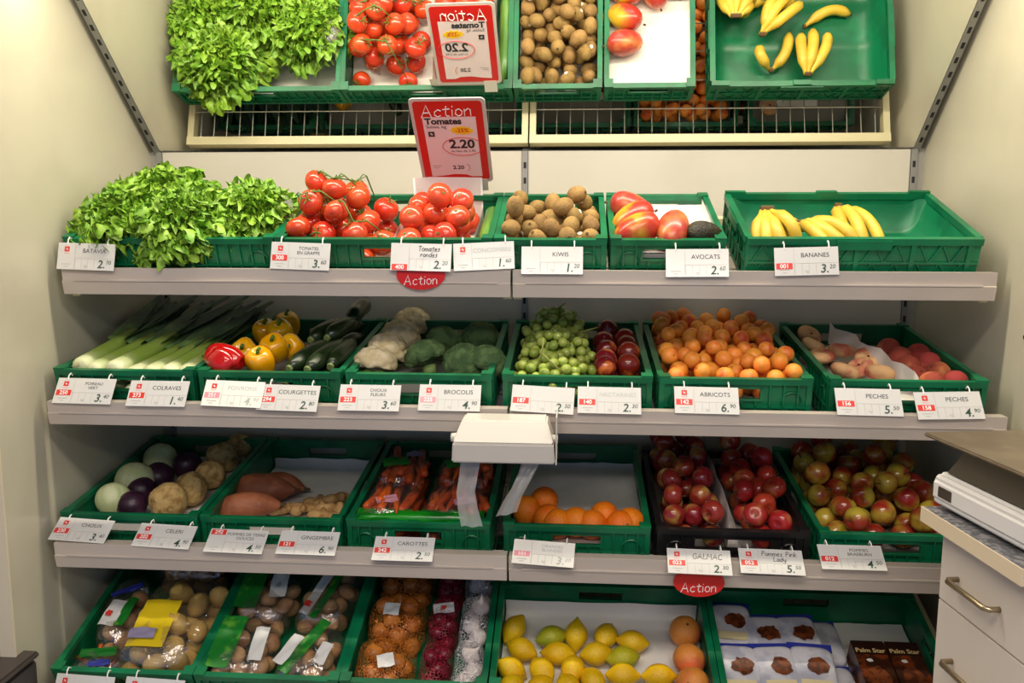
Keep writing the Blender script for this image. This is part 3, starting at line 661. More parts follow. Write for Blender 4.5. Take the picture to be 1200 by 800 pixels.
bananas((.83, .06, .038), [(.70, .10, .036, (0, -.01, .012)), (.925, .045, .036, (0, .02, .012))], 'pair of bananas lying flat along the front of the crate')
bananas((.955, .150, .036), [(1.115, .105, .033)], 'single banana lying alone at the right of the crate', (0, -.03, .01), None)
# ---- lettuces
def leaf_mesh(seed, L=.17, frill=.014):
    """fan-shaped leaf: stalk at the origin, blade towards +y, deeply ruffled rim"""
    nt_, nr = 250, 12; P = np.zeros((nr, nt_, 3)); r = np.random.RandomState(seed); ph = r.uniform(0, 6.28, 8)
    for j in range(nr):
        q = .08+.92*j/(nr-1)
        for i in range(nt_):
            th = (i/(nt_-1)*2-1)*1.45; rad = L*q*(1-.22*abs(th)/1.45+.05*math.sin(5*th+ph[0])); e = q**2.2
            x = math.sin(th)*rad*.86; y = math.cos(th)*rad+.02*q
            z = .05*math.sin(q*1.8)+.05*(x/L)**2-.05*max(0, q-.6)
            ru = frill*(.25+e)*(.5*math.sin(14*th+ph[1]+3*q)+.6*math.sin(33*th+ph[2]-12*q)+.65*math.sin(62*th+ph[3]+22*q)+.4*math.sin(95*th+ph[7]-25*q)+.5*math.sin(44*q+12*th+ph[6]))
            x += frill*.7*e*(math.sin(37*th+ph[4]+9*q)+.6*math.sin(71*th+ph[2])); y += frill*.7*e*(math.sin(41*th+ph[5]-9*q)+.6*math.sin(77*th+ph[1]))
            P[j, i] = (x, y, z+ru)
    return grid_mesh('leaf', P)
let_m = M('lettuce_leaf', srgb(172, 196, 90), .4, srgb(106, 152, 40), 22, .42, .66, bump=.3, bscale=60, vary=.14, axis=1, arange=(.05, .15), col3=srgb(140, 182, 58))
# pale rib at the base, green towards the frill
LM = [leaf_mesh(k, .17, .013+.002*(k % 3)) for k in range(5)]
def lettuce(X, D, z, R, label, seed, tilt=(0, 0), n=58):
    rng = random.Random(seed); o = thing('lettuce', label, 'lettuce', RM(0, X, D, z) @ RX(tilt[0]) @ RY(tilt[1]), 'curly lettuces')
    for k in range(n):
        f = k/(n-1); az = k*2.39996+rng.uniform(-.2, .2); el = math.radians(8+78*f**.8)+rng.uniform(-.12, .12)   # outer leaves flat, inner upright
        s = R/.17*(1.08-.32*f)*rng.uniform(.9, 1.1)
        O('leaf', LM[k % 5], let_m, o, T(0, 0, R*.05+.04*f) @ RZ(az) @ T(0, .012, 0) @ RX(el) @ RY(rng.uniform(-.3, .3)) @ SCL(s))
    O('stalk', ball('stalk', ell(.028, .028, .03), 10, 6), M('lettuce_stalk', srgb(214, 220, 160), .5), o, T(0, 0, .024))
lettuce(-1.085, .285, .045, .150, 'curly green lettuce at the back left of its crate, against the side wall', 1)
lettuce(-1.125, .135, .055, .132, 'curly green lettuce slumped over the front left corner of the crate', 2, (.30, -.2))
lettuce(-.950, .115, .055, .135, 'curly green lettuce in the middle with leaves hanging over the crate front', 3, (.38, .05))
lettuce(-.785, .190, .045, .135, 'curly green lettuce at the right end of the lettuce crate', 4, (.25, .1))
paper(0, -1.24, -.67, .012, .388, 'white paper liner under the lettuces', seed=18, amp=.002)

tag(O('plastic_wrap', ball('plastic_wrap', lambda P: P*np.array([.05, .07, .055])*(1+.12*nz(P, 4, 6)+.08*nz(P, 6, 14))[:, None], 26, 16), film('lettuce_wrap', (.9, .9, .88), .2, .25), None, RM(0, -.700, .215, .115)), 'crumpled clear plastic wrap beside the right-hand lettuce', 'wrap')
# ------------------------------------------------------------------ second shelf
def zc(x, y, s): return lambda L: [((x+a[0]/s, y+a[1]/s)+tuple(a[2:])) for a in L]
# leeks: pale shank at the front, dark flat leaves fanning at the back
leek_m = M('leek_shank', srgb(226, 226, 186), .35, axis=1, arange=(-.02, .10), col3=srgb(132, 158, 64), scale=10)
leekleaf_m = M('leek_leaf', srgb(96, 128, 66), .5, srgb(58, 84, 58), 10, axis=1, arange=(.22, .40), col3=srgb(46, 66, 58))
root_m = M('leek_roots', srgb(214, 200, 150), .8)
def leek(X, D, z, ang, L, label, seed, pitch=.05):
    rng = random.Random(seed); r = rng.uniform(.024, .029); o = thing('leek', label, 'leek', RM(1, X, D, z) @ RZ(-ang) @ RX(pitch), 'leeks in their crate')
    O('shank', MB().tube([(0, 0, 0), (0, .01, 0), (0, L*.3, .002), (0, L*.5, .004)], [r*.8, r*1.05, r*.95, r], 12).mesh('shank', True), leek_m, o)
    mb = MB()
    for k in range(9): a = rng.uniform(0, 6.28); q = rng.uniform(.2, .7)*r; mb.tube([(q*math.cos(a), 0, q*math.sin(a)), (q*1.3*math.cos(a), -.009, q*1.3*math.sin(a)-.002)], .0012, 3)
    O('roots', mb.mesh('roots'), root_m, o)
    for k in range(6):
        n = 8; P = np.zeros((n, 5, 3)); a = (k-2.5)*.09; w0 = .052*rng.uniform(.9, 1.2); lift = (k % 3)*.010+rng.uniform(0, .008); ll = L*rng.uniform(.5, .72)
        for j in range(n):
            s = j/(n-1); y = L*.34+ll*s; xx = a*ll*s*1.0; zz = .006+lift*s*1.6+.02*s*s*(1 if k % 2 else .2)
            for i in range(5):
                u = i/2-1; wv = w0*(.55+.6*math.sin(PI*(.25+.6*s)))*(1-.75*s**3)/2
                P[j, i] = (xx+u*wv, y, zz+(.35*w0*abs(u)*(1-s*.6)))
        O('leaf', grid_mesh('leaf', P), leekleaf_m, o)
lk = [(-1.205, .035, .105, .06, .56), (-1.165, .022, .098, .16, .57), (-1.105, .020, .100, .18, .56), (-1.055, .030, .085, .22, .52), (-1.005, .022, .090, .20, .52), (-.955, .025, .088, .12, .50), (-.905, .035, .085, .02, .48), (-1.20, .02, .035, .10, .55), (-1.13, .02, .035, .10, .55), (-1.06, .02, .035, .10, .55), (-.99, .02, .035, .06, .55), (-.92, .02, .035, .0, .55)]
for k, (X, D, z, a, L) in enumerate(lk):
    leek(X, D, z+.012, a, L, ('leek with pale shank and dark leaves, %s from left on top' % ORD[k]) if k < 7 else 'leek under the top layer, %s from left' % ORD[k-7], k)
# peppers
def pepper_mesh(seed, R=.038, H=.046):
    def pr(a):
        r = np.sin(a)**.75*(1+.12*np.cos(a)); z = np.cos(a); z = np.sign(z)*np.abs(z)**.8
        z = z-np.where(z > 0, .28*np.exp(-(r/.35)**2), 0)+np.where(z < 0, .2*np.exp(-(r/.3)**2), 0); return R*r, H*z
    return ball('pepper', lathe_fn(pr, .16, 4, seed, .03), 28, 16)
pst = MB().tube([(0, 0, .030), (.002, 0, .045), (.010, 0, .056)], [.007, .0045, .0055], 7).mesh('stem', True)
pstem_m = M('pepper_stem', srgb(74, 120, 36), .5)
for k, c, c2 in (('pepper_red', srgb(176, 14, 16), srgb(196, 26, 18)), ('pepper_yellow', srgb(236, 178, 8), srgb(230, 158, 6))): proto(k, pepper_mesh(3), M(k+'_skin', c, .12, c2, 10, coat=.5), [('stem', pst, pstem_m)])
P = Pile(1, -.838, -.620, .014, .565, .053); q = zc(220, 350, 3.158)
px_set('pepper', 'pepper_yellow', ('glossy yellow pepper', 'the pepper heap'), 'pepper', 'yellow peppers', P, q([(270,235),(215,200),(290,128),(370,98),(395,180),(322,185),(345,130)]), .042, 4, up=.9, base_h=.035, rots=[RX(.5), RX(.9), RX(.3), RX(.2), RX(1.2), RX(.6), RX(.4)])
for k, (pt, lab, rot) in enumerate(((q([(140, 220)])[0], 'long glossy red pepper lying at the front left', RZ(2.9) @ RY(1.45)), (q([(72, 232)])[0], 'red pepper half hidden behind the long red one', RZ(2.5) @ RY(1.2)))):
    X, D, z = P.drop_px(pt[0], pt[1], .038, .05)
    for f in P.fill_: put('pepper', 'pepper_yellow', 'yellow pepper hidden under the red ones', 'pepper', 'peppers underneath', RM(1, *f))
    put('pepper', 'pepper_red', lab, 'pepper', 'red peppers', RM(1, X, D, z) @ rot @ SCL(1, 1, 1.3 if k == 0 else 1))
# courgettes
cou_m = M('courgette_skin', srgb(26, 40, 20), .28, srgb(40, 58, 28), 40, .45, .7, stretch=(1, .2, 1)); ctip_m = M('courgette_stem', srgb(110, 124, 70), .6)
def courgette(row, a, b, r, label):
    a, b = Vector(a), Vector(b); n = 12; pts = [a.lerp(b, i/n)+Vector((0, 0, .006*math.sin(PI*i/n))) for i in range(n+1)]; rad = [r*min(1, .45+3*i/n, .5+2.4*(1-i/n)) for i in range(n+1)]
    o = O('courgette', MB().tube(pts, rad, 12).mesh('courgette', True), cou_m, None, RM(row)); tag(o, label, 'courgette', 'courgettes')
    d = (pts[0]-pts[1]).normalized(); O('stem_end', MB().tube([pts[0], pts[0]+d*.008], [r*.42, r*.36], 8).mesh('stem_end'), ctip_m, o)
cg = [(-.620, .03, .035, -.585, .24), (-.572, .025, .034, -.535, .25), (-.522, .03, .035, -.490, .24), (-.605, .03, .082, -.545, .23), (-.552, .022, .083, -.500, .24), (-.500, .06, .080, -.488, .26), (-.585, .26, .050, -.50, .42), (-.545, .20, .122, -.495, .34), (-.60, .22, .110, -.54, .36), (-.50, .30, .150, -.488, .46), (-.60, .36, .06, -.53, .53)]
for k, (x, d, z, x2, d2) in enumerate(cg): courgette(1, (x, d, z+.046), (x2, d2, z+.058), .0255, 'dark green courgette in the %s, %s from left' % (('front bottom layer', 'front upper layer', 'rear heap')[0 if k < 3 else 1 if k < 6 else 2], ORD[[0,1,2,0,1,2,2,3,0,4,1][k]]))
# cauliflowers and broccoli: bumpy crowns
def fib(n, up=-.35):
    i = np.arange(n)+.5; z = 1-(1-up)*i/n; r = np.sqrt(np.clip(1-z*z, 0, 1)); a = i*2.39996; return np.stack([r*np.cos(a), r*np.sin(a), z], 1)
def crown_fn(R, n1, a1, n2, a2, seed, flat=.8):
    rs = np.random.RandomState(seed); A = fib(n1)+rs.normal(0, .06, (n1, 3)); A /= np.linalg.norm(A, axis=1)[:, None]; B = fib(n2)+rs.normal(0, .02, (n2, 3)); B /= np.linalg.norm(B, axis=1)[:, None]
    def f(P):
        def bump(C):
            s = 2.1/math.sqrt(len(C)); ang = np.arccos(np.clip(P@C.T, -1, 1)).min(1)/s; return np.sqrt(np.clip(1-ang**2, 0, 1))
        r = 1+a1*bump(A)+a2*bump(B); r = np.where(P[:, 2] < -.35, r*.72, r); return P*R*r[:, None]*np.array([1, 1, flat])
    return f
cau = [ball('curd', crown_fn(.048, 34, .26, 300, .10, k), 72, 40) for k in range(2)]
cau_m = M('cauliflower_curd', srgb(232, 214, 176), .8, srgb(214, 194, 150), 30, bump=.3, bscale=140); cleaf_m = M('cauliflower_leaf', srgb(120, 150, 70), .6, srgb(86, 122, 50), 14)
brm = [ball('crown', crown_fn(.046, 18, .28, 460, .15, k+5), 84, 44) for k in range(2)]
bro_m = M('broccoli_crown', srgb(96, 122, 72), .8, srgb(66, 94, 52), 30, bump=.5, bscale=200); brs_m = M('broccoli_stalk', srgb(130, 156, 90), .6)
def curl_leaf(R):
    P = np.zeros((6, 7, 3))
    for j in range(6):
        for i in range(7):
            a = (i-3)*.19; b = -1.45+j*.2; P[j, i] = (R*math.cos(b)*math.cos(a)*1.03, R*math.cos(b)*math.sin(a)*1.03, R*.8*math.sin(b)*1.02+.002*math.sin(i*2+j))
    return grid_mesh('leaf', P)
cl = curl_leaf(.062)
P = Pile(1, -.430, -.056, .012, .565, .011); q = zc(220, 350, 3.158)
for k, pt in enumerate(q([(830, 92), (790, 138), (742, 190), (695, 240)])):
    z = .108; X, D = pc(1, pt[0], pt[1], z); o = thing('cauliflower', 'creamy cauliflower, %s from the front of its row' % ORD[3-k], 'cauliflower', RM(1, X, D, z) @ RZ(k) @ RX(.35), 'cauliflowers')
    O('curd', cau[k % 2], cau_m, o)
    for j in range(5): O('leaf', cl, cleaf_m, o, RZ(j*1.256))
for k, (pt, lab) in enumerate(zip(q([(1085, 150), (955, 165), (880, 215), (1022, 238), (1115, 240)]), ['at the back right', 'in the middle of the back', 'at the front left beside the cauliflowers', 'at the front centre', 'at the front right corner'])):
    z = .105; X, D = pc(1, pt[0], pt[1], z); o = thing('broccoli', 'green broccoli head '+lab, 'broccoli', RM(1, X, D, z) @ RZ(k*2) @ RX(.5), 'broccoli heads')
    O('crown', brm[k % 2], bro_m, o); O('stalk', MB().tube([(0, 0, -.03), (.004, .002, -.052)], [.022, .018], 10).mesh('stalk', True), brs_m, o)
# grapes
ber = ball('berry', ell(.0142, .0142, .0152), 12, 8); ber2 = ber.copy()
gra_m = M('grape_skin', srgb(168, 182, 84), .2, srgb(140, 158, 62), 30, coat=.2, vary=.12, sss=.1); gst_m = M('grape_stem', srgb(130, 132, 60), .7)
def grapes(c, rad, n, label, seed, stem):
    rng = random.Random(seed); o = thing('grape_bunch', label, 'grapes', RM(1, *c), 'bunches of green grapes'); S = []; tries = 0
    while len(S) < n and tries < 16000:
        tries += 1; a = rng.uniform(0, 6.28); u = rng.uniform(-.6, 1); s = math.sqrt(max(0, 1-u*u)); f = rng.uniform(.55, 1.0)
        p = Vector((rad[0]*s*math.cos(a)*f, rad[1]*s*math.sin(a)*f, rad[2]*u*f))
        if p.z+c[2] < .025: continue
        if all((p-k).length > .0258 for k in S): S.append(p)
    for p in S: O('berry', ber, gra_m, o, T(*p) @ RX(rng.uniform(0, 3)) @ RY(rng.uniform(0, 3)))
    mb = MB(); z = rad[2]
    for pth in stem: mb.tube(pth, [.003]+[.0022]*(len(pth)-1), 6)
    O('stem', mb.mesh('stem', True), gst_m, o)
    return o
grapes((.108, .085, .085), (.125, .075, .062), 118, 'pale green grape bunch at the front, its forked stem standing up', 2, [[(-.02, -.055, .135), (-.024, -.06, .095), (-.04, -.065, .05)], [(-.024, -.06, .095), (.015, -.07, .06), (.035, -.07, .045)]])
grapes((.118, .225, .10), (.105, .10, .085), 120, 'shaded grape bunch piled up behind the front one', 3, [[(.05, 0, .08), (.09, -.03, .10), (.115, -.02, .105)]])
grapes((.11, .36, .115), (.095, .09, .105), 120, 'dark-shaded grape bunch at the very back under the shelf', 5, [[(.0, 0, .1), (.03, -.03, .13)]])
# nectarines
P = Pile(1, .222, .362, .014, .46, .032); q = zc(560, 340, 5)
paper(1, .215, .364, .014, .46, 'white paper beside the nectarines', z=.031, leftup=.06, seed=31, amp=.003)
P.z0 = .038
heap('nectarine', ['nectarine'], ('dark red nectarine', 'the nectarine heap'), 'nectarine', 'nectarines', P, .033, .033, lambda X, D: .135+.14*max(0, D-.05), 33, up=1.5, tries=120)
# apricots 
P = Pile(1, .407, .772, .014, .564, .052)
heap('apricot', ['apricot'], ('orange apricot', 'the apricot crate'), 'apricot', 'apricots', P, .0245, .0245, lambda X, D: .150+.03*min(1, D/.3), 41, up=3, tries=130)
# peaches
paper(1, .925, 1.10, .015, .50, 'crumpled white paper between the flat peaches and the dark peaches', z=.063, leftup=.02, seed=44, amp=.004)
P = Pile(1, .846, 1.075, .014, .56, .070); q = zc(900, 350, 4)
px_set('flat_peach', 'flat_peach', ('pale flat peach', 'the left half of the crate'), 'peach', 'flat peaches', P, q([(360,325,.036),(525,345,.036),(465,278,.034),(345,238,.036),(195,172,.036),(215,218,.034),(250,265,.034),(430,320,.034)]), .036, 8, up=.5)
P2 = Pile(1, 1.045, 1.205, .014, .40, .070)
heap('peach', ['peach'], ('dark fuzzy peach', 'the peach crate'), 'peach', 'dark peaches', P2, .034, .034, lambda X, D: .135+.05*(D-.2), 47, up=1.5, tries=120)
m = MB()
for k in range(1): pass
# white folded paper strip that separates the two peach kinds
Pp = np.zeros((12, 5, 3))
for j in range(12):
    for i in range(5):
        s = j/11; Pp[j, i] = (1.062-.10*s**1.3+.008*math.sin(j*1.7), .03+.46*s, .085+.011*i+.022*s*i/4+.005*math.sin(j*2+i))
tag(O('paper_strip', grid_mesh('paper_strip', Pp), paper_m, None, RM(1)), 'creased white paper standing between the flat peaches and dark peaches', 'paper')
# ------------------------------------------------------------------ third shelf
def cab_fn(R, seed): 
    def f(P): return P*R*(1+.03*nz(P, seed, 2)+.012*nz(P, seed+3, 7))[:, None]*np.array([1, 1, .95])
    return f
def shell(R, seed):
    n, m = 12, 12; P = np.zeros((n, m, 3)); rs = np.random.RandomState(seed); ph = rs.uniform(0, 6, 3)
    for j in range(n):
        for i in range(m):
            a = (i/(m-1)-.5)*2.1; b = -1.2+j/(n-1)*2.3; k = 1.012+.014*(abs(i/(m-1)-.5)*2)**2+.022*(j/(n-1))**3+.006*math.sin(a*9+ph[0])*math.sin(b*5+ph[1])
            P[j, i] = (R*k*math.cos(b)*math.cos(a), R*k*math.cos(b)*math.sin(a), R*k*.95*math.sin(b))
    return grid_mesh('outer_leaf', P)
wc = M('white_cabbage', srgb(196, 206, 150), .5, srgb(222, 226, 180), 12, .45, .6, bump=.2, bscale=30, stretch=(1, 1, .3)); rc = M('red_cabbage', srgb(44, 20, 40), .4, srgb(62, 28, 54), 14, bump=.2, bscale=30)
ce = M('celeriac_skin', srgb(206, 172, 110), .8, srgb(160, 122, 66), 40, .42, .68, bump=.7, bscale=70)
cbm = ball('cabbage', cab_fn(.058, 1), 24, 16); shm = [shell(.058, k) for k in range(3)]
cem = ball('celeriac', lambda P: P*.053*(1+.06*nz(P, 4, 4)+.04*nz(P, 9, 11))[:, None]*np.array([1, 1, .93]), 30, 20)
P = Pile(2, -1.258, -.885, .014, .562, .040); q = zc(60, 500, 4.615)
paper(2, -1.255, -.89, .014, .56, 'pale paper under the cabbages', seed=51, backup=.02, amp=.002, z=.037)
def veg_set(name, pts, mesh, mat, base, R, leaves, cat, group, r0):
    for k, pt in enumerate(pts):
        z = .042+pt[2]; X, D = pc(2, pt[0], pt[1], z); X = min(max(X, -1.256+pt[2]), -.888-pt[2]); s = pt[2]/r0
        o = O(name, mesh, mat, None, RM(2, X, D, z) @ RZ(k*1.7) @ RX(.4*k) @ SCL(s*.97)); tag(o, base % ORD[len(pts)-1-k], cat, group)
        if leaves:
            for j in range(4): O('outer_leaf', shm[(j+k) % 3], mat, o, RZ(j*1.57) @ RX(.2*j))
        else: O('crown_scar', MB().tube([(0, 0, .046), (0, 0, .053)], [.011, .008], 8).mesh('crown_scar'), ce, o)
veg_set('celeriac', q([(1020,105,.048),(925,165,.054),(860,260,.050),(755,335,.054),(635,400,.056)]), cem, ce, 'knobbly celeriac, %s from the front', .054, False, 'celeriac', 'celeriac roots', .053)
veg_set('white_cabbage', q([(475,170,.056),(370,288,.062),(265,390,.054)]), cbm, wc, 'pale white cabbage, %s from the front', .058, True, 'cabbage', 'white cabbages', .060)
veg_set('red_cabbage', q([(735,205,.048),(580,270,.050),(490,345,.046),(440,425,.046)]), cbm.copy(), rc, 'dark red cabbage, %s from the front', .058, True, 'cabbage', 'red cabbages', .060)
# sweet potatoes and ginger
paper(2, -.852, -.482, .014, .562, 'creased pale paper lining the sweet potato crate', seed=55, backup=.035, amp=.004, z=.021)
swm = M('sweet_potato_skin', srgb(172, 102, 66), .6, srgb(144, 80, 52), 14, bump=.4, bscale=50)
def sweet(px, py, L, r, rz, ry, label, seed):
    X, D, z = PS.drop_px(px, py, r)
    def f(P):
        s = P[:, 0]; k = (1-.55*np.abs(s)**2.2)*(1+.12*nz(P, seed, 2)); return np.stack([s*L/2, P[:, 1]*r*k+.012*np.sin(s*2), P[:, 2]*r*k], 1)
    m = ball('sweet_potato', lambda P: f(P[:, [2, 0, 1]]), 18, 18); o = O('sweet_potato', m, swm, None, RM(2, X, D, z) @ RZ(rz) @ RY(ry)); tag(o, label, 'sweet potato', 'sweet potatoes')
    O('tip', MB().tube([(L/2-.006, .010, 0), (L/2+.012, .014, .002)], [.007, .003], 6).mesh('tip'), stem_brown, o)
PS = Pile(2, -.852, -.482, .014, .562, .030)
sweet(326, 566, .19, .036, -.25, .12, 'dark pointed sweet potato lying furthest back', 3)
sweet(300, 573, .24, .050, -.1, .0, 'large sweet potato behind the front one', 2)
sweet(288, 594, .21, .048, .1, 0, 'sweet potato at the very front left of its crate', 1)
gin_m = M('ginger_skin', srgb(196, 156, 100), .7, srgb(160, 118, 70), 24, bump=.4, bscale=90)
def ginger(px, py, seed, label, knobs=6, L=.11):
    rng = random.Random(seed); X, D, z = PS.drop_px(px, py, .024); mb = MB(); bm = bmesh.new(); x = -L/2
    for k in range(knobs):
        r = rng.uniform(.015, .024); c = Vector((x, rng.uniform(-.012, .012), rng.uniform(-.003, .008))); x += L/(knobs-1)
        t = bmesh.new(); bmesh.ops.create_icosphere(t, subdivisions=2, radius=1, matrix=T(*c) @ RZ(rng.uniform(-1, 1)) @ SCL(r*1.35, r*.9, r*.9)); me = bpy.data.meshes.new('k'); t.to_mesh(me); t.free(); bm.from_mesh(me); bpy.data.meshes.remove(me)
        if k % 2: 
            t = bmesh.new(); bmesh.ops.create_icosphere(t, subdivisions=2, radius=1, matrix=T(c.x, c.y+rng.choice((-.018, .018)), c.z+.008) @ SCL(r*.6, r*.9, r*.7)); me = bpy.data.meshes.new('k'); t.to_mesh(me); t.free(); bm.from_mesh(me); bpy.data.meshes.remove(me)
    me = bpy.data.meshes.new('ginger'); bm.to_mesh(me); bm.free(); o = O('ginger_root', me, gin_m, None, RM(2, X, D, z) @ RZ(rng.uniform(-.4, .4)))
    md = o.modifiers.new('fuse', 'REMESH'); md.mode = 'VOXEL'; md.voxel_size = .0045; md.use_smooth_shade = True
    dg = bpy.context.evaluated_depsgraph_get(); m2 = bpy.data.meshes.new_from_object(o.evaluated_get(dg)); o.modifiers.clear(); o.data = m2; m2.name = 'ginger'
    if not m2.materials: m2.materials.append(gin_m)
    tag(o, label, 'ginger', 'ginger roots')
for k, (a, b, l) in enumerate([(885, 470, 'long ginger root lying at the back right'), (800, 525, 'knobbly ginger root in the middle of the front'), (600, 525, 'knobbly ginger root beside the sweet potatoes'), (930, 565, 'flat ginger root at the front right corner')]): ginger(220+a/5.4545, 500+b/5.4545, k+3, l, 5 if k else 4, .10)
# oranges
paper(2, -.005, .372, .014, .562, 'creased pale paper lining the orange crate', seed=61, backup=.012, amp=.004, z=.052)
P = Pile(2, -.004, .372, .014, .562, .060); q = zc(560, 500, 5)
px_set('orange', 'orange', ('bright orange', 'the orange crate'), 'orange', 'oranges', P, q([(280,545),(262,462),(390,432),(412,515),(465,592),(575,532),(670,602),(740,522),(840,592),(905,525)]), .0425, 9, up=2)
# apples
paper(2, .590, .625, .02, .545, 'crumpled white paper between the two red apple kinds', z=.047, leftup=.12, rightup=.03, seed=66, amp=.010)
P = Pile(2, .412, .588, .014, .545, .047); heap('apple', ['apple_gal'], ('dark red apple', 'the left half'), 'apple', 'dark red apples', P, .033, .0325, lambda X, D: .165+.05*min(1, D/.3), 71, up=1.6, tries=120)
P = Pile(2, .622, .788, .014, .545, .050); heap('apple', ['apple_pink'], ('bright red apple', 'the right half'), 'apple', 'bright red apples', P, .034, .0335, lambda X, D: .160+.05*min(1, D/.3), 73, up=1.6, tries=120)
P = Pile(2, .840, 1.212, .014, .562, .052); heap('apple', ['apple_brae'], ('red and yellow apple', 'the apple crate by the scale'), 'apple', 'red and yellow apples', P, .0355, .0352, lambda X, D: .160+.05*min(1, D/.3), 75, up=1.6, tries=120)
# ------------------------------------------------------------------ bottom shelf
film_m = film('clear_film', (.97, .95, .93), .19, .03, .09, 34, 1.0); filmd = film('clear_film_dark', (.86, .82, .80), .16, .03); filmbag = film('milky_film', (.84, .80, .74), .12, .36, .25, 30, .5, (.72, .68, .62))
def pillow(name, w, d, h, seed, amp=.006, nu=26, nv=18, e=.55, neck=0):
    """crumpled bag: flattened super-ellipsoid standing on z=0"""
    def f(P):
        s = lambda v, p: np.sign(v)*np.abs(v)**p
        Q = np.stack([s(P[:, 0], e)*w/2, s(P[:, 1], e)*d/2, s(P[:, 2], .75)*h/2], 1)
        n = nz(Q, seed, 34, 2)+.7*nz(Q, seed+7, 90, 1); Q += P*(amp*n)[:, None]
        if neck: k = np.clip((Q[:, 1]-d*.25)/(d*.25), 0, 1); Q[:, 0] *= 1-neck*k; Q[:, 2] *= 1-.5*neck*k
        Q[:, 2] += h/2; Q[:, 2] = np.maximum(Q[:, 2], .001); return Q
    return ball(name, f, nu, nv)
def patch(w, d, z, bend=.004, seed=0, sk=0):
    P = np.zeros((7, 7, 3))
    for j in range(7):
        for i in range(7): P[j, i] = ((i/6-.5)*w+sk*(j/6-.5), (j/6-.5)*d, z+bend*math.sin(i*1.1+seed)*math.cos(j*1.3+seed))
    return grid_mesh('printed_label', P)
pot_m = M('potato_skin', srgb(226, 190, 108), .6, srgb(206, 166, 84), 16, bump=.2, bscale=60, vary=.06)
potb_m = M('brown_root_skin', srgb(228, 182, 130), .6, srgb(204, 150, 98), 18, vary=.1)
car_m = M('carrot_skin', srgb(214, 92, 24), .45, srgb(190, 74, 20), 30, vary=.08)
oni_m = M('onion_skin', srgb(204, 128, 58), .3, srgb(172, 96, 40), 40, stretch=(1, 1, .2), coat=.2, vary=.1); red_on = M('red_onion_skin', srgb(110, 24, 40), .3, srgb(84, 16, 32), 40, stretch=(1, 1, .2), coat=.2)
gar_m = M('garlic_skin', srgb(226, 214, 206), .5, srgb(204, 186, 184), 30, stretch=(1, 1, .3))
potm = [ball('potato', ell(.034, .028, .025, k, .06, 2), 14, 10) for k in range(3)]
def onion_fn(P):
    a = np.arccos(np.clip(P[:, 2], -1, 1)); r = np.sin(a); z = np.cos(a)*.88; z += .35*np.exp(-((a)/.16)**2); th = np.arctan2(P[:, 1], P[:, 0]); return np.stack([r*np.cos(th), r*np.sin(th), z], 1)*.026
onm = ball('onion', onion_fn, 14, 12)
def garlic_fn(P):
    a = np.arccos(np.clip(P[:, 2], -1, 1)); th = np.arctan2(P[:, 1], P[:, 0]); r = np.sin(a)*(1+.09*np.abs(np.cos(th*4))); z = np.cos(a)*.8+.8*np.exp(-(a/.2)**2); return np.stack([r*np.cos(th), r*np.sin(th), z], 1)*.026
garm = ball('garlic', garlic_fn, 24, 14)
carm = [MB().tube([(0, -.075, 0), (0, -.07, 0), (.003, -.02, 0), (0, .03, .002), (-.002, .075, 0)], [.006, .0125, .0115, .0085, .002], 9).mesh('carrot', True)]
card_y = M('yellow_label', srgb(226, 196, 30), .35); card_w = M('white_label', srgb(230, 228, 224), .35); card_g = M('green_print', srgb(26, 120, 40), .35, srgb(90, 160, 50), 24, .55, .7); blue_m = M('blue_print', srgb(40, 50, 140), .35); lav_m = M('lavender_print', srgb(150, 140, 170), .4); pink_m = M('pink_print', srgb(214, 150, 170), .4); grn_band = M('green_bag_band', srgb(24, 150, 30), .25, srgb(16, 110, 26), 18, coat=.3)
def bag(row, X, D, rz, w, d, h, label, seed, items, cat='bag', fm=None, labels=(), neck=0, z0=.010, tiltx=0, name='produce_bag', group=None):
    """clear bag with its contents as parts; items: (mesh list, mat, part name, radius, flatten, scale)"""
    o = thing(name, label, cat, RM(row, X, D, z0) @ RZ(rz) @ RX(tiltx), group); rng = random.Random(seed)
    O('film', pillow('film', w, d, h, seed, neck=neck), fm or film_m, o)
    ms, mt, pn, r, lim, sc, mode = items; lim_d = .93 if mode != 'y' else max(.1, (d/2-.075*sc)/(d/2)+2*r/d); S = Pile(row, -w/2*.93, w/2*.93, -d/2*lim_d, d/2*(lim_d-.5*neck), .004)
    for x, y, z, q in S.fill(r, lambda X_, D_: h*lim*(1-.35*(2*abs(X_)/w)**3-.3*(2*abs(D_)/d)**3), seed, 70, 70, .08):
        rot = rrot(rng) if mode == 'any' else RZ(rng.uniform(-.35, .35)+(0 if rng.random() < .7 else PI)) @ RX(rng.uniform(-.1, .1)) if mode == 'y' else RZ(rng.uniform(0, 6)) @ RX(rng.uniform(-.9, .9))
        O(pn, ms[rng.randrange(len(ms))], mt, o, T(x, y, z) @ rot @ SCL(sc))
    for (lx, ly, lz, lw, ld, lm_, lr, nm) in labels: O(nm, patch(lw, ld, 0, .003, lx*50), lm_, o, T(lx, ly, lz) @ RZ(lr) @ RX(.12))
    return o
POT = (potm, pot_m, 'potato', .030, .98, 1.08, 'any'); ROOT = (potm, potb_m, 'root', .026, .95, .85, 'any')
bag(3, -.985, .20, -.10, .245, .36, .150, 'large clear bag of yellow potatoes with a yellow label', 3, POT, labels=[(-.02, -.055, .151, .105, .16, card_y, .12, 'yellow_label'), (-.03, -.10, .156, .075, .035, lav_m, .12, 'printed_strip')], group='bags of roots')
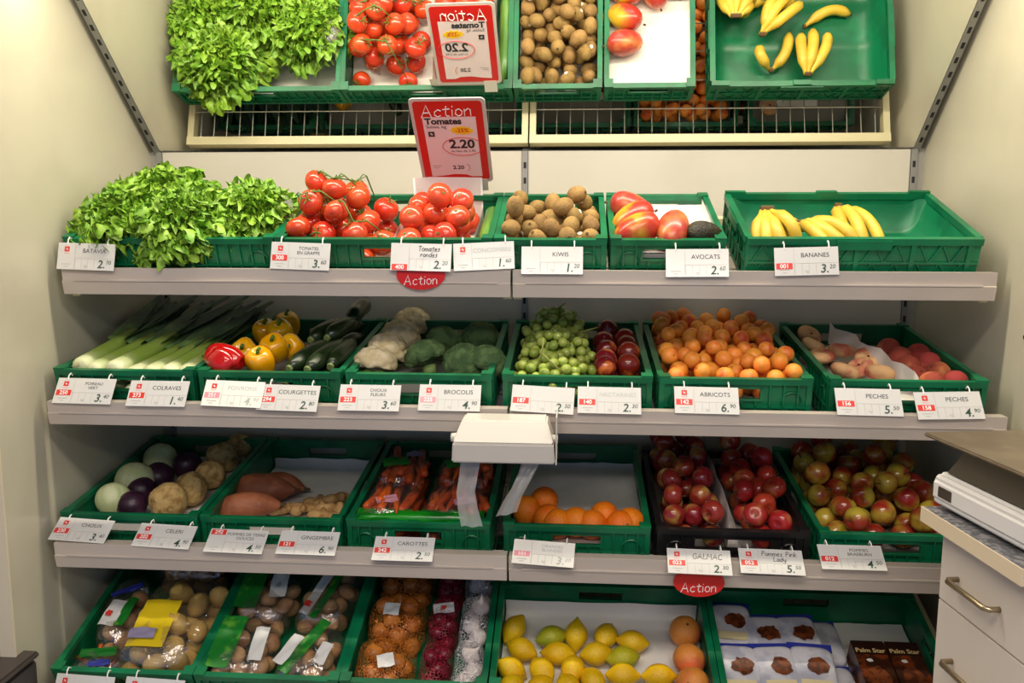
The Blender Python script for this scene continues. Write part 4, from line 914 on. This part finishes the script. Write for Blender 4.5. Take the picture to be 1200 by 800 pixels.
bag(3, -1.165, .26, .12, .11, .30, .12, 'narrow clear bag with red cross label leaning on the left wall of the crate', 5, (potm, potb_m, 'root', .026, .9, .85, 'any'), labels=[(-.01, -.05, .122, .05, .09, card_w, -.2, 'white_label'), (.028, -.05, .124, .03, .10, card_g, -.2, 'green_stripe'), (-.02, -.055, .126, .018, .018, redcode_m, -.2, 'red_mark'), (.0, .04, .124, .09, .02, blue_m, .5, 'blue_stripe')], neck=.5, group='bags of roots')
bag(3, -1.155, .062, .05, .14, .09, .095, 'small bag of carrots in the front left corner of the bottom crate', 7, (carm, car_m, 'carrot', .02, .95, .5, 'any'), labels=[(.0, .02, .097, .10, .03, card_g, .1, 'green_stripe'), (.02, -.02, .099, .06, .02, blue_m, .1, 'blue_stripe')], group='bags of roots')
bag(3, -1.03, .48, .0, .24, .18, .13, 'dark shaded bag of roots at the back of the potato crate', 9, ROOT, fm=filmd, labels=[(.06, 0, .132, .05, .06, card_g, .2, 'green_stripe')], group='bags of roots')
bag(3, -.745, .115, -.05, .17, .20, .12, 'clear bag with plain green left half at the front of its crate', 11, ROOT, labels=[(-.05, 0, .122, .07, .17, card_g, 0, 'green_print'), (.045, .0, .122, .04, .11, card_w, .1, 'white_label')], group='bags with green print')
bag(3, -.745, .325, -.10, .17, .20, .12, 'clear bag with green and white print behind the front green one', 12, ROOT, labels=[(-.05, 0, .122, .07, .15, card_g, .1, 'green_print'), (.03, .02, .124, .05, .09, card_w, .2, 'white_label')], group='bags with green print')
bag(3, -.560, .115, -.1, .17, .20, .115, 'clear bag with green slanting stripe and white label at the front right', 13, ROOT, labels=[(-.01, 0, .117, .035, .19, card_g, -.35, 'green_stripe'), (-.05, -.02, .118, .035, .10, card_w, -.3, 'white_label'), (.05, -.02, .118, .035, .07, card_w, -.1, 'white_tag')], group='bags with green print')
bag(3, -.565, .35, -.15, .16, .26, .115, 'clear bag with long white and green strip at the back right', 14, ROOT, labels=[(-.02, 0, .117, .03, .22, card_w, -.15, 'white_strip'), (.015, 0, .118, .025, .24, card_g, -.15, 'green_stripe'), (-.03, -.08, .119, .02, .02, redcode_m, -.2, 'red_mark')], group='bags with green print')
neto = netmat('orange_net', srgb(224, 130, 50), 120, .28); netr = netmat('red_net', srgb(170, 40, 60), 120, .3); netw = netmat('white_net', srgb(232, 228, 230), 120, .3)
ON = ([onm], oni_m, 'onion', .0262, .95, 1.0, 'tilt'); RO = ([onm], red_on, 'red_onion', .021, .95, .8, 'tilt'); GA = ([garm], gar_m, 'garlic_bulb', .0265, .98, 1.0, 'tilt')
for k, (D, nm) in enumerate(((.085, 'front'), (.255, 'middle'), (.44, 'back'))):
    bag(3, -.338, D, 0, .165, .17, .13, '%s orange net of brown onions with white label' % nm, 20+k, ON, 'net bag', neto, [(.01-.02*k, -.03+.02*k, .138, .045, .042, card_w, .3-.3*k, 'white_label')], name='onion_net', group='nets of onions')
    bag(3, -.200, D, 0, .085, .17, .125, '%s red net of small red onions' % nm, 30+k, RO, 'net bag', netr, [(0, .01, .128, .06, .035, card_w, .2, 'white_label'), (0, .01, .1295, .016, .016, redcode_m, .2, 'red_mark')] if k else (), name='red_onion_net', group='nets of red onions')
    bag(3, -.110, D, 0, .085, .17, .13, '%s white net of garlic bulbs' % nm, 40+k, GA, 'net bag', netw, (), name='garlic_net', group='nets of garlic')
# lemons and grapefruits
paper(3, -.030, .545, .014, .385, 'pale paper lining the lemon crate', seed=81, backup=.05, amp=.003)
P = Pile(3, -.030, .545, .014, .386, .018); q = zc(560, 680, 4)
px_set('grapefruit', 'grapefruit', ('orange pink grapefruit', 'the lemon crate corner'), 'grapefruit', 'grapefruits', P, q([(985, 238), (1002, 370), (1015, 465)]), .046, 3, up=1)
lp_ = [(165,225),(205,320),(158,415),(345,262),(460,255),(600,258),(725,285),(375,342),(555,340),(680,362),(445,412),(300,420),(680,440),(850,445),(540,470),(155,500),(290,500),(425,500)]
lr_ = [None, RZ(2.7), None, RZ(.4), RX(.6) @ RZ(1.5), RZ(1.2), RZ(3.0), RZ(3.1), RZ(.2), RZ(3.3), RZ(1.4), RZ(-1), RZ(0), RZ(3.2), RZ(2), RZ(1), RZ(4), RZ(2)]
px_set('lemon', 'lemon', ('ripe lemon', 'the lemon crate'), 'lemon', 'lemons', P, q(lp_), .032, 5, up=.8, kinds=['lemon_green' if i in (3, 9) else 'lemon' for i in range(len(lp_))], rots=lr_)
# dates 
paper(3, .578, 1.152, .014, .386, 'pale paper lining the date crate', seed=85, backup=.0, amp=.003)
pou_m = M('date_pouch_film', srgb(206, 204, 210), .25, srgb(176, 176, 190), 18, coat=.3); date_m = M('date_print', srgb(122, 62, 30), .35, srgb(78, 36, 18), 60, .4, .6); cream_p = M('cream_print', srgb(222, 206, 160), .4)
def blotch(w, d, seed):
    rng = random.Random(seed); n = 18; mb = MB(); v = [(0, 0, 0)]+[(math.cos(2*PI*k/n)*w/2*rng.uniform(.7, 1.1), math.sin(2*PI*k/n)*d/2*rng.uniform(.7, 1.1), 0) for k in range(n)]
    return mb.add(v, [(0, 1+k, 1+(k+1) % n) for k in range(n)]).mesh('printed_picture')
def pouch(px, py, label, seed, h0, w=.120, d=.165, h=.036, tilt=.15, back=False):
    X, D = pc(3, px, py, h0+h*.8); o = thing('date_pouch', label, 'pouch', RM(3, X, D, h0) @ RZ((seed % 3-1)*.06) @ RX(tilt), 'bags of dates')
    O('film', pillow('film', w, d, h, seed, .002, e=.35), pou_m, o)
    O('printed_picture', blotch(.068, .06, seed), date_m, o, T(.012, .012, h+.0035)); O('cream_band', patch(.08, .028, 0, .001), cream_p, o, T(0, -.045, h+.0025))
    O('blue_seal', MB().box2((-w/2, d/2-.012, h*.45), (w/2, d/2+.012, h*.45+.004)).mesh('blue_seal'), blue_m, o)
for k, (x, y, l) in enumerate([(857, 732, 'pale date pouch at the back left corner'), (897, 747, 'pale date pouch in the middle of the back row'), (937, 747, 'pale date pouch at the right of the back row')]): pouch(x, y, l, 3+k, .05, tilt=.05)
for k, (x, y, l) in enumerate([(866, 785, 'pale date pouch at the left of the front row'), (911, 785, 'pale date pouch in the middle of the front row'), (954, 785, 'pale date pouch at the right of the front row')]): pouch(x, y, l, 7+k, .062)
for X0, D0 in ((.66, .29), (.78, .28), (.90, .28), (.66, .11), (.78, .11), (.90, .11)):
    o = thing('date_pouch', 'pale date pouch lying under the upper layer', 'pouch', RM(3, X0-.01, D0, .014), 'bags of dates underneath'); O('film', pillow('film', .115, .16, .034, 3, .002, e=.35), pou_m, o); O('blue_seal', MB().box2((-.055, .07, .014), (.055, .09, .018)).mesh('blue_seal'), blue_m, o)
box_m = M('brown_box', srgb(56, 26, 14), .35, srgb(120, 52, 16), 22, .5, .62, coat=.2); dk_brown = M('dark_brown_print', srgb(40, 18, 12), .35); gold_ink = M('gold_ink', srgb(222, 190, 130), .4)
for X0, sd in ((.990, 'left'), (1.082, 'right')):
    o = thing('date_box', 'brown printed carton of dates, the %s one of the two' % sd, 'box', RM(3, X0+.005, .14, .016), 'brown date cartons')
    O('carton', MB().box2((-.044, -.11, 0), (.044, .10, .075)).mesh('carton'), box_m, o); O('header', MB().box2((-.044, .052, .075), (.044, .10, .076)).mesh('header'), dk_brown, o)
    O('lettering', text_mesh('Palm Star', .021, bold=.0004), gold_ink, o, T(0, .064, .0768)); O('white_star', blotch(.018, .014, 4), card_w, o, T(-.01, .03, .0764))
    O('printed_picture', blotch(.07, .09, 9), date_m, o, T(.0, -.03, .0762))
# ------------------------------------------------------------------ bagged carrots on the third shelf
CA = (carm, car_m, 'carrot', .0165, 1.0, 1.0, 'y')
for k, (X, D, w, d, l) in enumerate([(-.355, .13, .16, .22, 'clear bag of carrots at the front left with green band'), (-.165, .13, .19, .22, 'clear bag of carrots at the front right with green band'), (-.36, .36, .16, .22, 'shaded bag of carrots at the back left'), (-.165, .36, .19, .22, 'shaded bag of carrots at the back right')]):
    lb = [(0, -.095, .118, w*.95, .06, grn_band, 0, 'green_band'), (.0+.03*(k % 2), -.045, .142, .06, .035, pink_m, .4, 'pink_label')] if k < 2 else [(-.02, -.03, .150, .08, .05, card_g, .3, 'green_print'), (.03, .03, .150, .05, .03, lav_m, .2, 'printed_strip')]
    bag(2, X, D, .03*(k-1), w, d, .145, l, 50+k, CA, fm=film('bag_film_%d' % k, (.98, .95, .94), .11, .02), labels=lb, group='bags of carrots')
fb = pillow('roll', .36, .045, .05, 3, .004, e=.4)
tag(O('bag_hem', fb, grn_band, None, RM(2, -.258, .040, .085)), 'bright green plastic bag hem bulging along the front of the carrot crate', 'bag')
# ------------------------------------------------------------------ price tags
TW, TH = .163, .074
cardm = MB().box2((-TW/2, -TH/2, -.0008), (TW/2, TH/2, .0008)).mesh('card')
hookm = MB().tube([(0, TH/2-.004, .0008), (0, TH/2+.008, .0008), (0, TH/2+.016, -.004), (0, TH/2+.014, -.014)], .0019, 5).mesh('hook')
lines_mb = MB()
for x in (-.030, -.012, .006, .024, .042): lines_mb.box2((x-.0004, -TH/2+.004, .0008), (x+.0004, -.006, .0011))
lines_mb.box2((-.032, -.0055, .0008), (TW/2-.002, -.0047, .0011)); lines_mb.box2((-.0325, -TH/2+.003, .0008), (-.0317, TH/2-.003, .0011))
linem = lines_mb.mesh('ruled_lines')
codem = MB().box2((-TW/2+.004, -.014, .0008), (-.036, .002, .0012)).mesh('code_block')
logo = MB().box2((-.007, -.007, 0), (.007, -.003, .0004)).box2((-.007, .003, 0), (.007, .007, .0004)).box2((-.007, -.003, 0), (-.003, .003, .0004)).box2((.003, -.003, 0), (.007, .003, .0004)).box2((-.003, -.003, 0), (-.001, -.001, .0004)).box2((.001, .001, 0), (.003, .003, .0004)).mesh('cross_logo')
printm = MB().box2((-.013, -.0009, .0008), (.013, .0009, .0011)).mesh('small_print')
glare_card = M('price_card_glossy_glare', srgb(240, 236, 228), .08, coat=.8)  # glossy card with lamp glare put into its paler colour
def ptag(row, px, py, name, price, code, roll=0, lg=True, hand=None, ink=None, faint=False, codem_=None, codey=0, dy=0, yaw=0):
    r = ROWS[row]; a = np.array([0, r['rim'][0]-.016, r['rim'][1]-.012]); b = np.array([0, r['lip'][0]-.007, r['lip'][1]-.004]); v = a-b; v /= np.linalg.norm(v)
    n = np.cross(np.array([1., 0, 0]), v); c = on_plane(px, py, a, n)
    Mx = Matrix(((1, v[0], n[0], c[0]), (0, v[1], n[1], c[1]), (0, v[2], n[2], c[2]), (0, 0, 0, 1))) @ T(0, 0, dy) @ RZ(roll) @ RY(yaw)
    nm = name.replace('\n', ' ').lower() or 'code %s' % code
    o = thing('price_tag', 'white price tag reading %s %s.%s' % (nm, price[0], price[1]), 'price tag', Mx, 'price tags')
    O('card', cardm, card_m if not faint else glare_card, o); O('ruled_lines', linem, line_m, o)
    for x in (-TW*.34, TW*.36): O('hook', hookm, hook_m, o, T(x, 0, 0))
    ik = ink or (faint_m if faint else ink_m)  # faint tags: ink paled to go with the painted glare
    if hand:
        for k, h in enumerate(hand): O('lettering', hand_mesh(h, .0135 if len(hand) > 1 else .016, .0008), ink_m, o, T(.022, .022-.016*k if len(hand) > 1 else .014, .0012))
    elif name:
        ls = name.split('\n')
        for k, l in enumerate(ls): O('lettering', text_mesh(l, .0165 if len(ls) == 1 and len(l) < 11 else .0125, bold=0), ik, o, T(.022, (.0155 if len(ls) == 1 else .021-.0125*k), .0012))
    O('price_figure', text_mesh(price[0]+'.', .031, 'RIGHT', .15, .0003), inkg_m if not faint else faint_m, o, T(.056, -.021, .0013)); O('price_cents', text_mesh(price[1], .0155, 'LEFT', .15), inkg_m if not faint else faint_m, o, T(.057, -.0155, .0013))
    O('unit_mark', text_mesh('kg', .010, 'CENTER', .2), line_m, o, T(.0, -.026, .0013))
    O('small_print', printm, line_m, o, T(-.056, -.022, 0)); O('small_print', printm, line_m, o, T(-.056, -.029, 0) @ SCL(.45, 1, 1))
    if code: 
        O('code_block', codem, codem_ or redcode_m, o, T(0, codey, 0)); O('lettering', text_mesh(code, .0155, bold=.0003), white_ink, o, T(-.0565, -.0065+codey, .0016))
    if lg: O('cross_logo', logo, redcode_m, o, T(-.056, .020, .0009)); O('small_print', printm, pinkcode_m, o, T(-.056, .0085, 0) @ SCL(.6, 1, 1))
    return o
ptag(0, 102, 301, 'BATAVIA', ('2', '70'), '', -.03, dy=.004)
ptag(0, 352, 300, 'TOMATES\nEN GRAPPE', ('3', '60'), '300', -.03)
ptag(0, 494, 302, '', ('2', '20'), '400', -.02, lg=False, hand=['Tomates', 'rondes'], codey=-.022, dy=.009)['label'] = 'white price tag handwritten tomates rondes 2.20'
ptag(0, 567, 300, 'CONCOMBRE', ('1', '60'), '', .05, faint=False, ink=faint_m)
ptag(0, 647, 305, 'KIWIS', ('1', '20'), '', 0, lg=False)
ptag(0, 817, 308, 'AVOCATS', ('2', '60'), '', .01, lg=False)
ptag(0, 945, 306, 'BANANES', ('3', '20'), '001', .03, lg=False, codey=-.006)
ptag(1, 99, 458, 'POIREAU\nVERT', ('3', '40'), '250', -.01)
ptag(1, 185, 461, 'COLRAVES', ('1', '40'), '273', .0)
ptag(1, 274, 462, 'POIVRONS', ('4', '90'), '251', -.03, faint=True, codem_=pinkcode_m, dy=.004)
ptag(1, 338, 466, 'COURGETTES', ('2', '80'), '294', -.02, ink=inkg_m)
ptag(1, 433, 466, 'CHOUX\nFLEURS', ('3', '60'), '223', 0)
ptag(1, 527, 466, 'BROCOLIS', ('4', '90'), '225', 0, codem_=pinkcode_m)
ptag(1, 636, 468, '', ('2', '50'), '187', -.05, lg=False)['label'] = 'white price tag without a name, code 187, under the grapes'
ptag(1, 714, 469, 'NECTARINES', ('2', '30'), '140', -.01, lg=False, ink=faint_m)
ptag(1, 828, 469, 'ABRICOTS', ('6', '90'), '142', -.01)
ptag(1, 1018, 471, 'PECHES', ('5', '50'), '156', -.01, lg=False)['label'] = 'white price tag reading peches under the flat peaches'
ptag(1, 1112, 475, 'PECHES', ('4', '90'), '158', .03)['label'] = 'white price tag with cross logo reading peches at the shelf end'
ptag(2, 96, 621, 'CHOUX', ('3', '40'), '230', -.05)
ptag(2, 193, 628, 'CELERI', ('4', '90'), '202', -.04)
ptag(2, 277, 634, 'POMMES DE TERRE\nDOUCES', ('4', '50'), '292', -.02, lg=False, codey=.032)
ptag(2, 361, 636, 'GINGEMBRE', ('6', '90'), '121', -.01, lg=False)
ptag(2, 473, 643, 'CAROTTES', ('2', '50'), '242', 0)
ptag(2, 637, 648, 'ORANGES\nBLONDES', ('3', '20'), '101', -.06, lg=False, faint=True, codem_=pinkcode_m)
ptag(2, 819, 660, '', ('2', '30'), '023', -.02, hand=['GALMAC'], dy=.008)['label'] = 'white price tag handwritten galmac 2.30'
ptag(2, 904, 658, '', ('5', '50'), '052', -.02, hand=['Pommes Pink', 'Lady'])['label'] = 'white price tag handwritten pommes pink lady 5.50'
ptag(2, 998, 653, 'POMMES\nBRAEBURN', ('4', '50'), '012', 0, lg=False)
# tags at the foot of the picture, only their tops show
for px, py, nm in ((98, 808, 'bottom left price tag whose top edge just shows'), (180, 812, 'second price tag along the bottom edge')): ptag(3, px, py, '', ('3', '50'), '', -.03)['label'] = nm
# oval action signs hanging under two tags
for row, px, py, lab in ((0, 493, 322, 'red oval sign hanging from the top shelf rail under the round tomato tag'), (2, 819, 682, 'red oval sign hanging from the third shelf rail under the galmac tag')):
    r = ROWS[row]; c = on_y(px, py, r['lip'][0]-.0055); o = thing('action_sign', lab, 'sign', T(*c), 'red oval action signs')
    n = 32; O('plate', MB().prism([(math.cos(2*PI*k/n)*.066, math.sin(2*PI*k/n)*.040) for k in range(n)], -.0006, .0006, 1).mesh('plate'), red_m, o)
    O('lettering', hand_mesh('Action', .026, .0012), white_ink, o, T(0, -.0012, -.016) @ RX(PI/2) @ RZ(.04))
# ------------------------------------------------------------------ big two-sided action sign clipped to the tomato crate
TL, TR, BL, BR = [Vector(v) for v in ((-.308, -.444, 1.846), (-.086, -.448, 1.848), (-.300, -.222, 1.629), (-.086, -.222, 1.627))]
cb = (BL+BR)/2; ct = (TL+TR)/2; up = (ct-cb); SH = up.length; up.normalize(); xr = ((TR-TL)+(BR-BL)).normalized(); nn = xr.cross(up).normalized(); xr = up.cross(nn)
SM = Matrix(((xr.x, up.x, nn.x, cb.x), (xr.y, up.y, nn.y, cb.y), (xr.z, up.z, nn.z, cb.z), (0, 0, 0, 1)))
SW = .218
sg = thing('action_board', 'large red and white two-sided tomato offer board leaning over the tomato crate', 'sign', SM)
def rrect(w, h, r, y0=0, n=5):
    P = []
    for cx, cy, a0 in ((w/2-r, h-r, 0), (-w/2+r, h-r, PI/2), (-w/2+r, r, PI), (w/2-r, r, 1.5*PI)):
        for k in range(n+1): a = a0+PI/2*k/n; P.append((cx+r*math.cos(a), cy+y0+r*math.sin(a)))
    return P
grey_pl = M('board_frame', srgb(200, 192, 186), .35); sheet_m = M('board_sheet', srgb(232, 214, 216), .3)
O('board', MB().prism(rrect(SW, SH, .014), -.002, .002, 2).mesh('board'), grey_pl, sg)
for s in (0, 1):
    Fm = Matrix.Identity(4) if s == 0 else RY(PI); z = .0022; H = SH
    pr = O('red_sheet', MB().prism(rrect(SW*.91, H*.94, .011, H*.03), z, z+.0006, 2).mesh('red_sheet'), red_m, sg, Fm)
    w2 = SW*.355; O('white_sheet', MB().prism([(-w2, H*.075), (-w2*.55, H*.085), (-w2*.1, H*.105), (w2*.35, H*.10), (w2*.6, H*.075), (w2, H*.075), (w2, H*.795), (-w2, H*.795)], z+.0006, z+.001, 2).mesh('white_sheet'), sheet_m, pr)
    z2 = z+.0016
    O('lettering', hand_mesh('Action', .042, .0016), white_ink, pr, T(-.005, H*.855, z2) @ RZ(.04))
    O('lettering', text_mesh('Tomates', .030, 'LEFT', 0, .0012), ink_m, pr, T(-w2+.006, H*.745, z2))
    O('lettering', text_mesh('Suisse, kg', .0155, 'LEFT'), ink_m, pr, T(-w2+.007, H*.685, z2))
    O('cross_mark', logo, ink_m, pr, T(-w2+.020, H*.60, z2) @ SCL(1.3, 1.3, .4))
    n = 22; O('yellow_burst', MB().prism([(math.cos(2*PI*k/n)*(.036 if k % 2 else .030), math.sin(2*PI*k/n)*(.0165 if k % 2 else .0125)) for k in range(n)], 0, .0006, 2).mesh('yellow_burst'), yellow_ink, pr, T(.033, H*.64, z2-.0006) @ RZ(-.05))
    O('lettering', text_mesh('-25%', .020, bold=.0004), redcode_m, pr, T(.033, H*.64, z2+.0004))
    O('lettering', text_mesh('2.20', .044, 'CENTER', 0, .0014), ink_m, pr, T(.028, H*.475, z2)); O('lettering', text_mesh('au lieu de 2.95', .0125), ink_m, pr, T(.030, H*.395, z2))
    O('red_ring', MB().tube([(.030+.060*math.cos(2*PI*k/28), H*.45+.034*math.sin(2*PI*k/28), z2) for k in range(29)], .0011, 4, False).mesh('red_ring'), redcode_m, pr)
    O('lettering', text_mesh('2.20', .020, 'CENTER', 0, .0004), ink_m, pr, T(.008, H*.19, z2)); O('arc', MB().tube([(.030+.012*math.cos(a/6), H*.19+.014*math.sin(a/6), z2) for a in range(-7, 8)], .0006, 4, False).mesh('arc'), redcode_m, pr)
    O('small_print', printm, line_m, pr, T(-w2+.022, H*.215, z2-.001)); O('small_print', printm, line_m, pr, T(-w2+.018, H*.19, z2-.001) @ SCL(.7, 1, 1))
O('clip', MB().box2((SW*.22, -.035, -.004), (SW*.42, .012, .004)).mesh('clip'), M('clear_clip', srgb(210, 206, 196), .2), sg)
# ------------------------------------------------------------------ bag dispenser on the second shelf front
dp = thing('bag_dispenser', 'white plastic bag roll dispenser hung from the second shelf rail', 'dispenser', T(-.003, -.728, .915))
def frus(x0, y0, z0, x1, y1, z1):   # half widths x at bottom/top; y front positions
    return [(-x0, y0[0], z0), (x0, y0[0], z0), (x0, y0[1], z0), (-x0, y0[1], z0), (-x1, y1[0], z1), (x1, y1[0], z1), (x1, y1[1], z1), (-x1, y1[1], z1)]
BF = [(3,2,1,0),(4,5,6,7),(0,1,5,4),(1,2,6,5),(2,3,7,6),(3,0,4,7)]
def bev(m, w=.004):
    bm = bmesh.new(); bm.from_mesh(m); bmesh.ops.bevel(bm, geom=[e for e in bm.edges], offset=w, segments=2, affect='EDGES'); bm.to_mesh(m); bm.free(); m.polygons.foreach_set('use_smooth', [False]*len(m.polygons)); return m
O('skirt', bev(MB().add(frus(.128, (-.125, -.005), -.002, .124, (-.135, -.005), .050), BF).mesh('skirt')), white_pl, dp)
O('hood', bev(MB().add(frus(.124, (-.135, -.005), .050, .106, (-.085, -.005), .098), BF).mesh('hood')), white_pl, dp)
for s in (-1, 1): O('roll_knob', MB().tube([(s*.118, -.085, .052), (s*.134, -.085, .052)], [.013, .011], 12).mesh('roll_knob', True), white_pl, dp)
O('mount_plate', MB().box2((.129, -.12, -.004), (.132, -.003, .115)).mesh('mount_plate'), white_pl, dp)
def strip(pts, w, label, tw=0):
    n = len(pts); P = np.zeros((n, 7, 3))
    for j, p in enumerate(pts):
        for i in range(7): u = i/6-.5; P[j, i] = (p[0]+u*w*(1-.12*math.sin(j*.9)), p[1]+.006*math.sin(u*9+j*1.1)+.004*math.sin(j*2.3), p[2]+u*tw*w)
    tag(O('hanging_bag', grid_mesh('hanging_bag', P), filmbag), label, 'bag', 'bags hanging from the dispenser')
def path(L, Y0, Y1): return [on_y(x, y, Y0+(Y1-Y0)*k/(len(L)-1)) for k, (x, y) in enumerate(L)]
strip(path([(552, 536), (549, 556), (546, 576), (548, 596), (553, 617)], -.80, -.83), .052, 'milky plastic bag hanging from the left of the dispenser')
strip(path([(624, 536), (618, 552), (610, 568), (601, 584), (593, 603)], -.80, -.83), .050, 'milky plastic bag hanging askew from the right of the dispenser', .25)
# ------------------------------------------------------------------ drawer cabinet with worktop and scale
Bk = Vector((.916, -1.067, 0)); e1 = Vector((.042, -.343, 0)).normalized(); e2 = Vector((-e1.y, e1.x, 0))
CM = Matrix(((e2.x, -e1.x, 0, Bk.x), (e2.y, -e1.y, 0, Bk.y), (0, 0, 1, 0), (0, 0, 0, 1)))   # local x: into the cabinet, local -y: towards the viewer
cabm = M('cabinet_white', srgb(214, 202, 190), .4); slabm = M('granite', srgb(86, 86, 92), .35, srgb(140, 138, 140), 90, .45, .6, detail=6); slabe = M('slab_edge', srgb(222, 204, 174), .4); brass = M('handle_metal', srgb(176, 158, 128), .28, metal=.9)
cbn = thing('drawer_cabinet', 'white drawer cabinet with bar handles at the right edge', 'cabinet', CM)
L0, L1 = .030, .318
O('carcass', MB().box2((.050, -L1, 0), (.60, -L0, .868)).mesh('carcass'), cabm, cbn)
def fz(px, py):
    n_ = np.array([e2.x, e2.y, 0]); return on_plane(px, py, np.array([Bk.x, Bk.y, 0])+.035*n_, n_)[2]
zl = [.864, fz(1130, 724), None]; zl[2] = zl[1]-(zl[0]-zl[1]); zs = [zl[0], zl[1], zl[1]-.20, zl[1]-.40, .06]
for k in range(4):
    if zs[k]-zs[k+1] < .05: continue
    d = O('drawer_front', MB().box2((.035, -L1, zs[k+1]+.003), (.050, -L0, zs[k]-.002)).mesh('drawer_front'), cabm, cbn)
    zz = (zs[k]+zs[k+1])/2-.01; y0, y1 = -L0-.065, -L0-.205
    O('handle', MB().tube([(.036, y0, zz), (.014, y0, zz), (.008, y0-.008, zz), (.008, y1+.008, zz), (.014, y1, zz), (.036, y1, zz)], .006, 8).mesh('handle', True), brass, d)
wt = thing('worktop', 'speckled grey worktop slab with pale edge under the scale', 'worktop', CM)
O('slab', MB().box2((.002, -.338, .8685), (.62, .0, .8995)).mesh('slab'), slabm, wt); O('edge_band', MB().box2((-.001, -.339, .868), (.002, .001, .8998)).mesh('edge_band'), slabe, wt); O('end_band', MB().box2((-.001, -.342, .868), (.62, -.339, .8998)).mesh('end_band'), slabe, wt)
sc = thing('shop_scale', 'white counter scale with dark steel weighing plate on the worktop', 'scale', CM @ T(0, 0, .9) @ RZ(.05))
scw = M('scale_white', srgb(226, 222, 218), .3); scd = M('scale_steel', srgb(104, 96, 82), .35, metal=.6); scp = M('scale_plate', srgb(150, 134, 112), .35, srgb(138, 122, 102), 12, metal=.5)
b = MB().prism([(.030, .006), (.40, .006), (.40, .076), (.034, .076), (.020, .062), (.020, .020)], -.44, .0, 1).mesh('body')
O('body', bev(b, .006), scw, sc); O('port', MB().box2((.0185, -.070, .030), (.022, -.025, .052)).mesh('port'), scd, sc)
for x, y in ((.07, -.05), (.07, -.38), (.37, -.05), (.37, -.38)): O('foot', MB().tube([(x, y, 0), (x, y, .008)], .012, 8).mesh('foot'), dark, sc)
O('plate_carrier', MB().add(frus(.195, (-.43, -.02), .079, .180, (-.43, -.05), .130), BF).mesh('plate_carrier'), scd, sc, T(.235, 0, 0))
O('carrier_post', MB().box2((.15, -.28, .070), (.30, -.16, .082)).mesh('carrier_post'), dark, sc)
O('plate', bev(MB().box2((.000, -.47, .152), (.46, .012, .160)).mesh('plate'), .003), scp, sc); O('plate_post', MB().box2((.10, -.40, .126), (.38, -.08, .153)).mesh('plate_post'), dark, sc)
# dark  bin outside the left panel
pb = on_y(10, 787, -.95); bn = thing('waste_bin', 'dark bin standing at the lower left outside the side panel', 'bin', T(pb[0]-.12, -.96, 0))
O('bin_body', bev(MB().box2((-.14, -.12, 0), (.125, .12, pb[2]-.02)).mesh('bin_body'), .008), M('bin_dark', srgb(58, 52, 50), .5), bn); O('bin_lid', bev(MB().box2((-.145, -.125, pb[2]-.018), (.13, .125, pb[2])).mesh('bin_lid'), .006), M('bin_lid_dark', srgb(70, 62, 58), .45), bn)
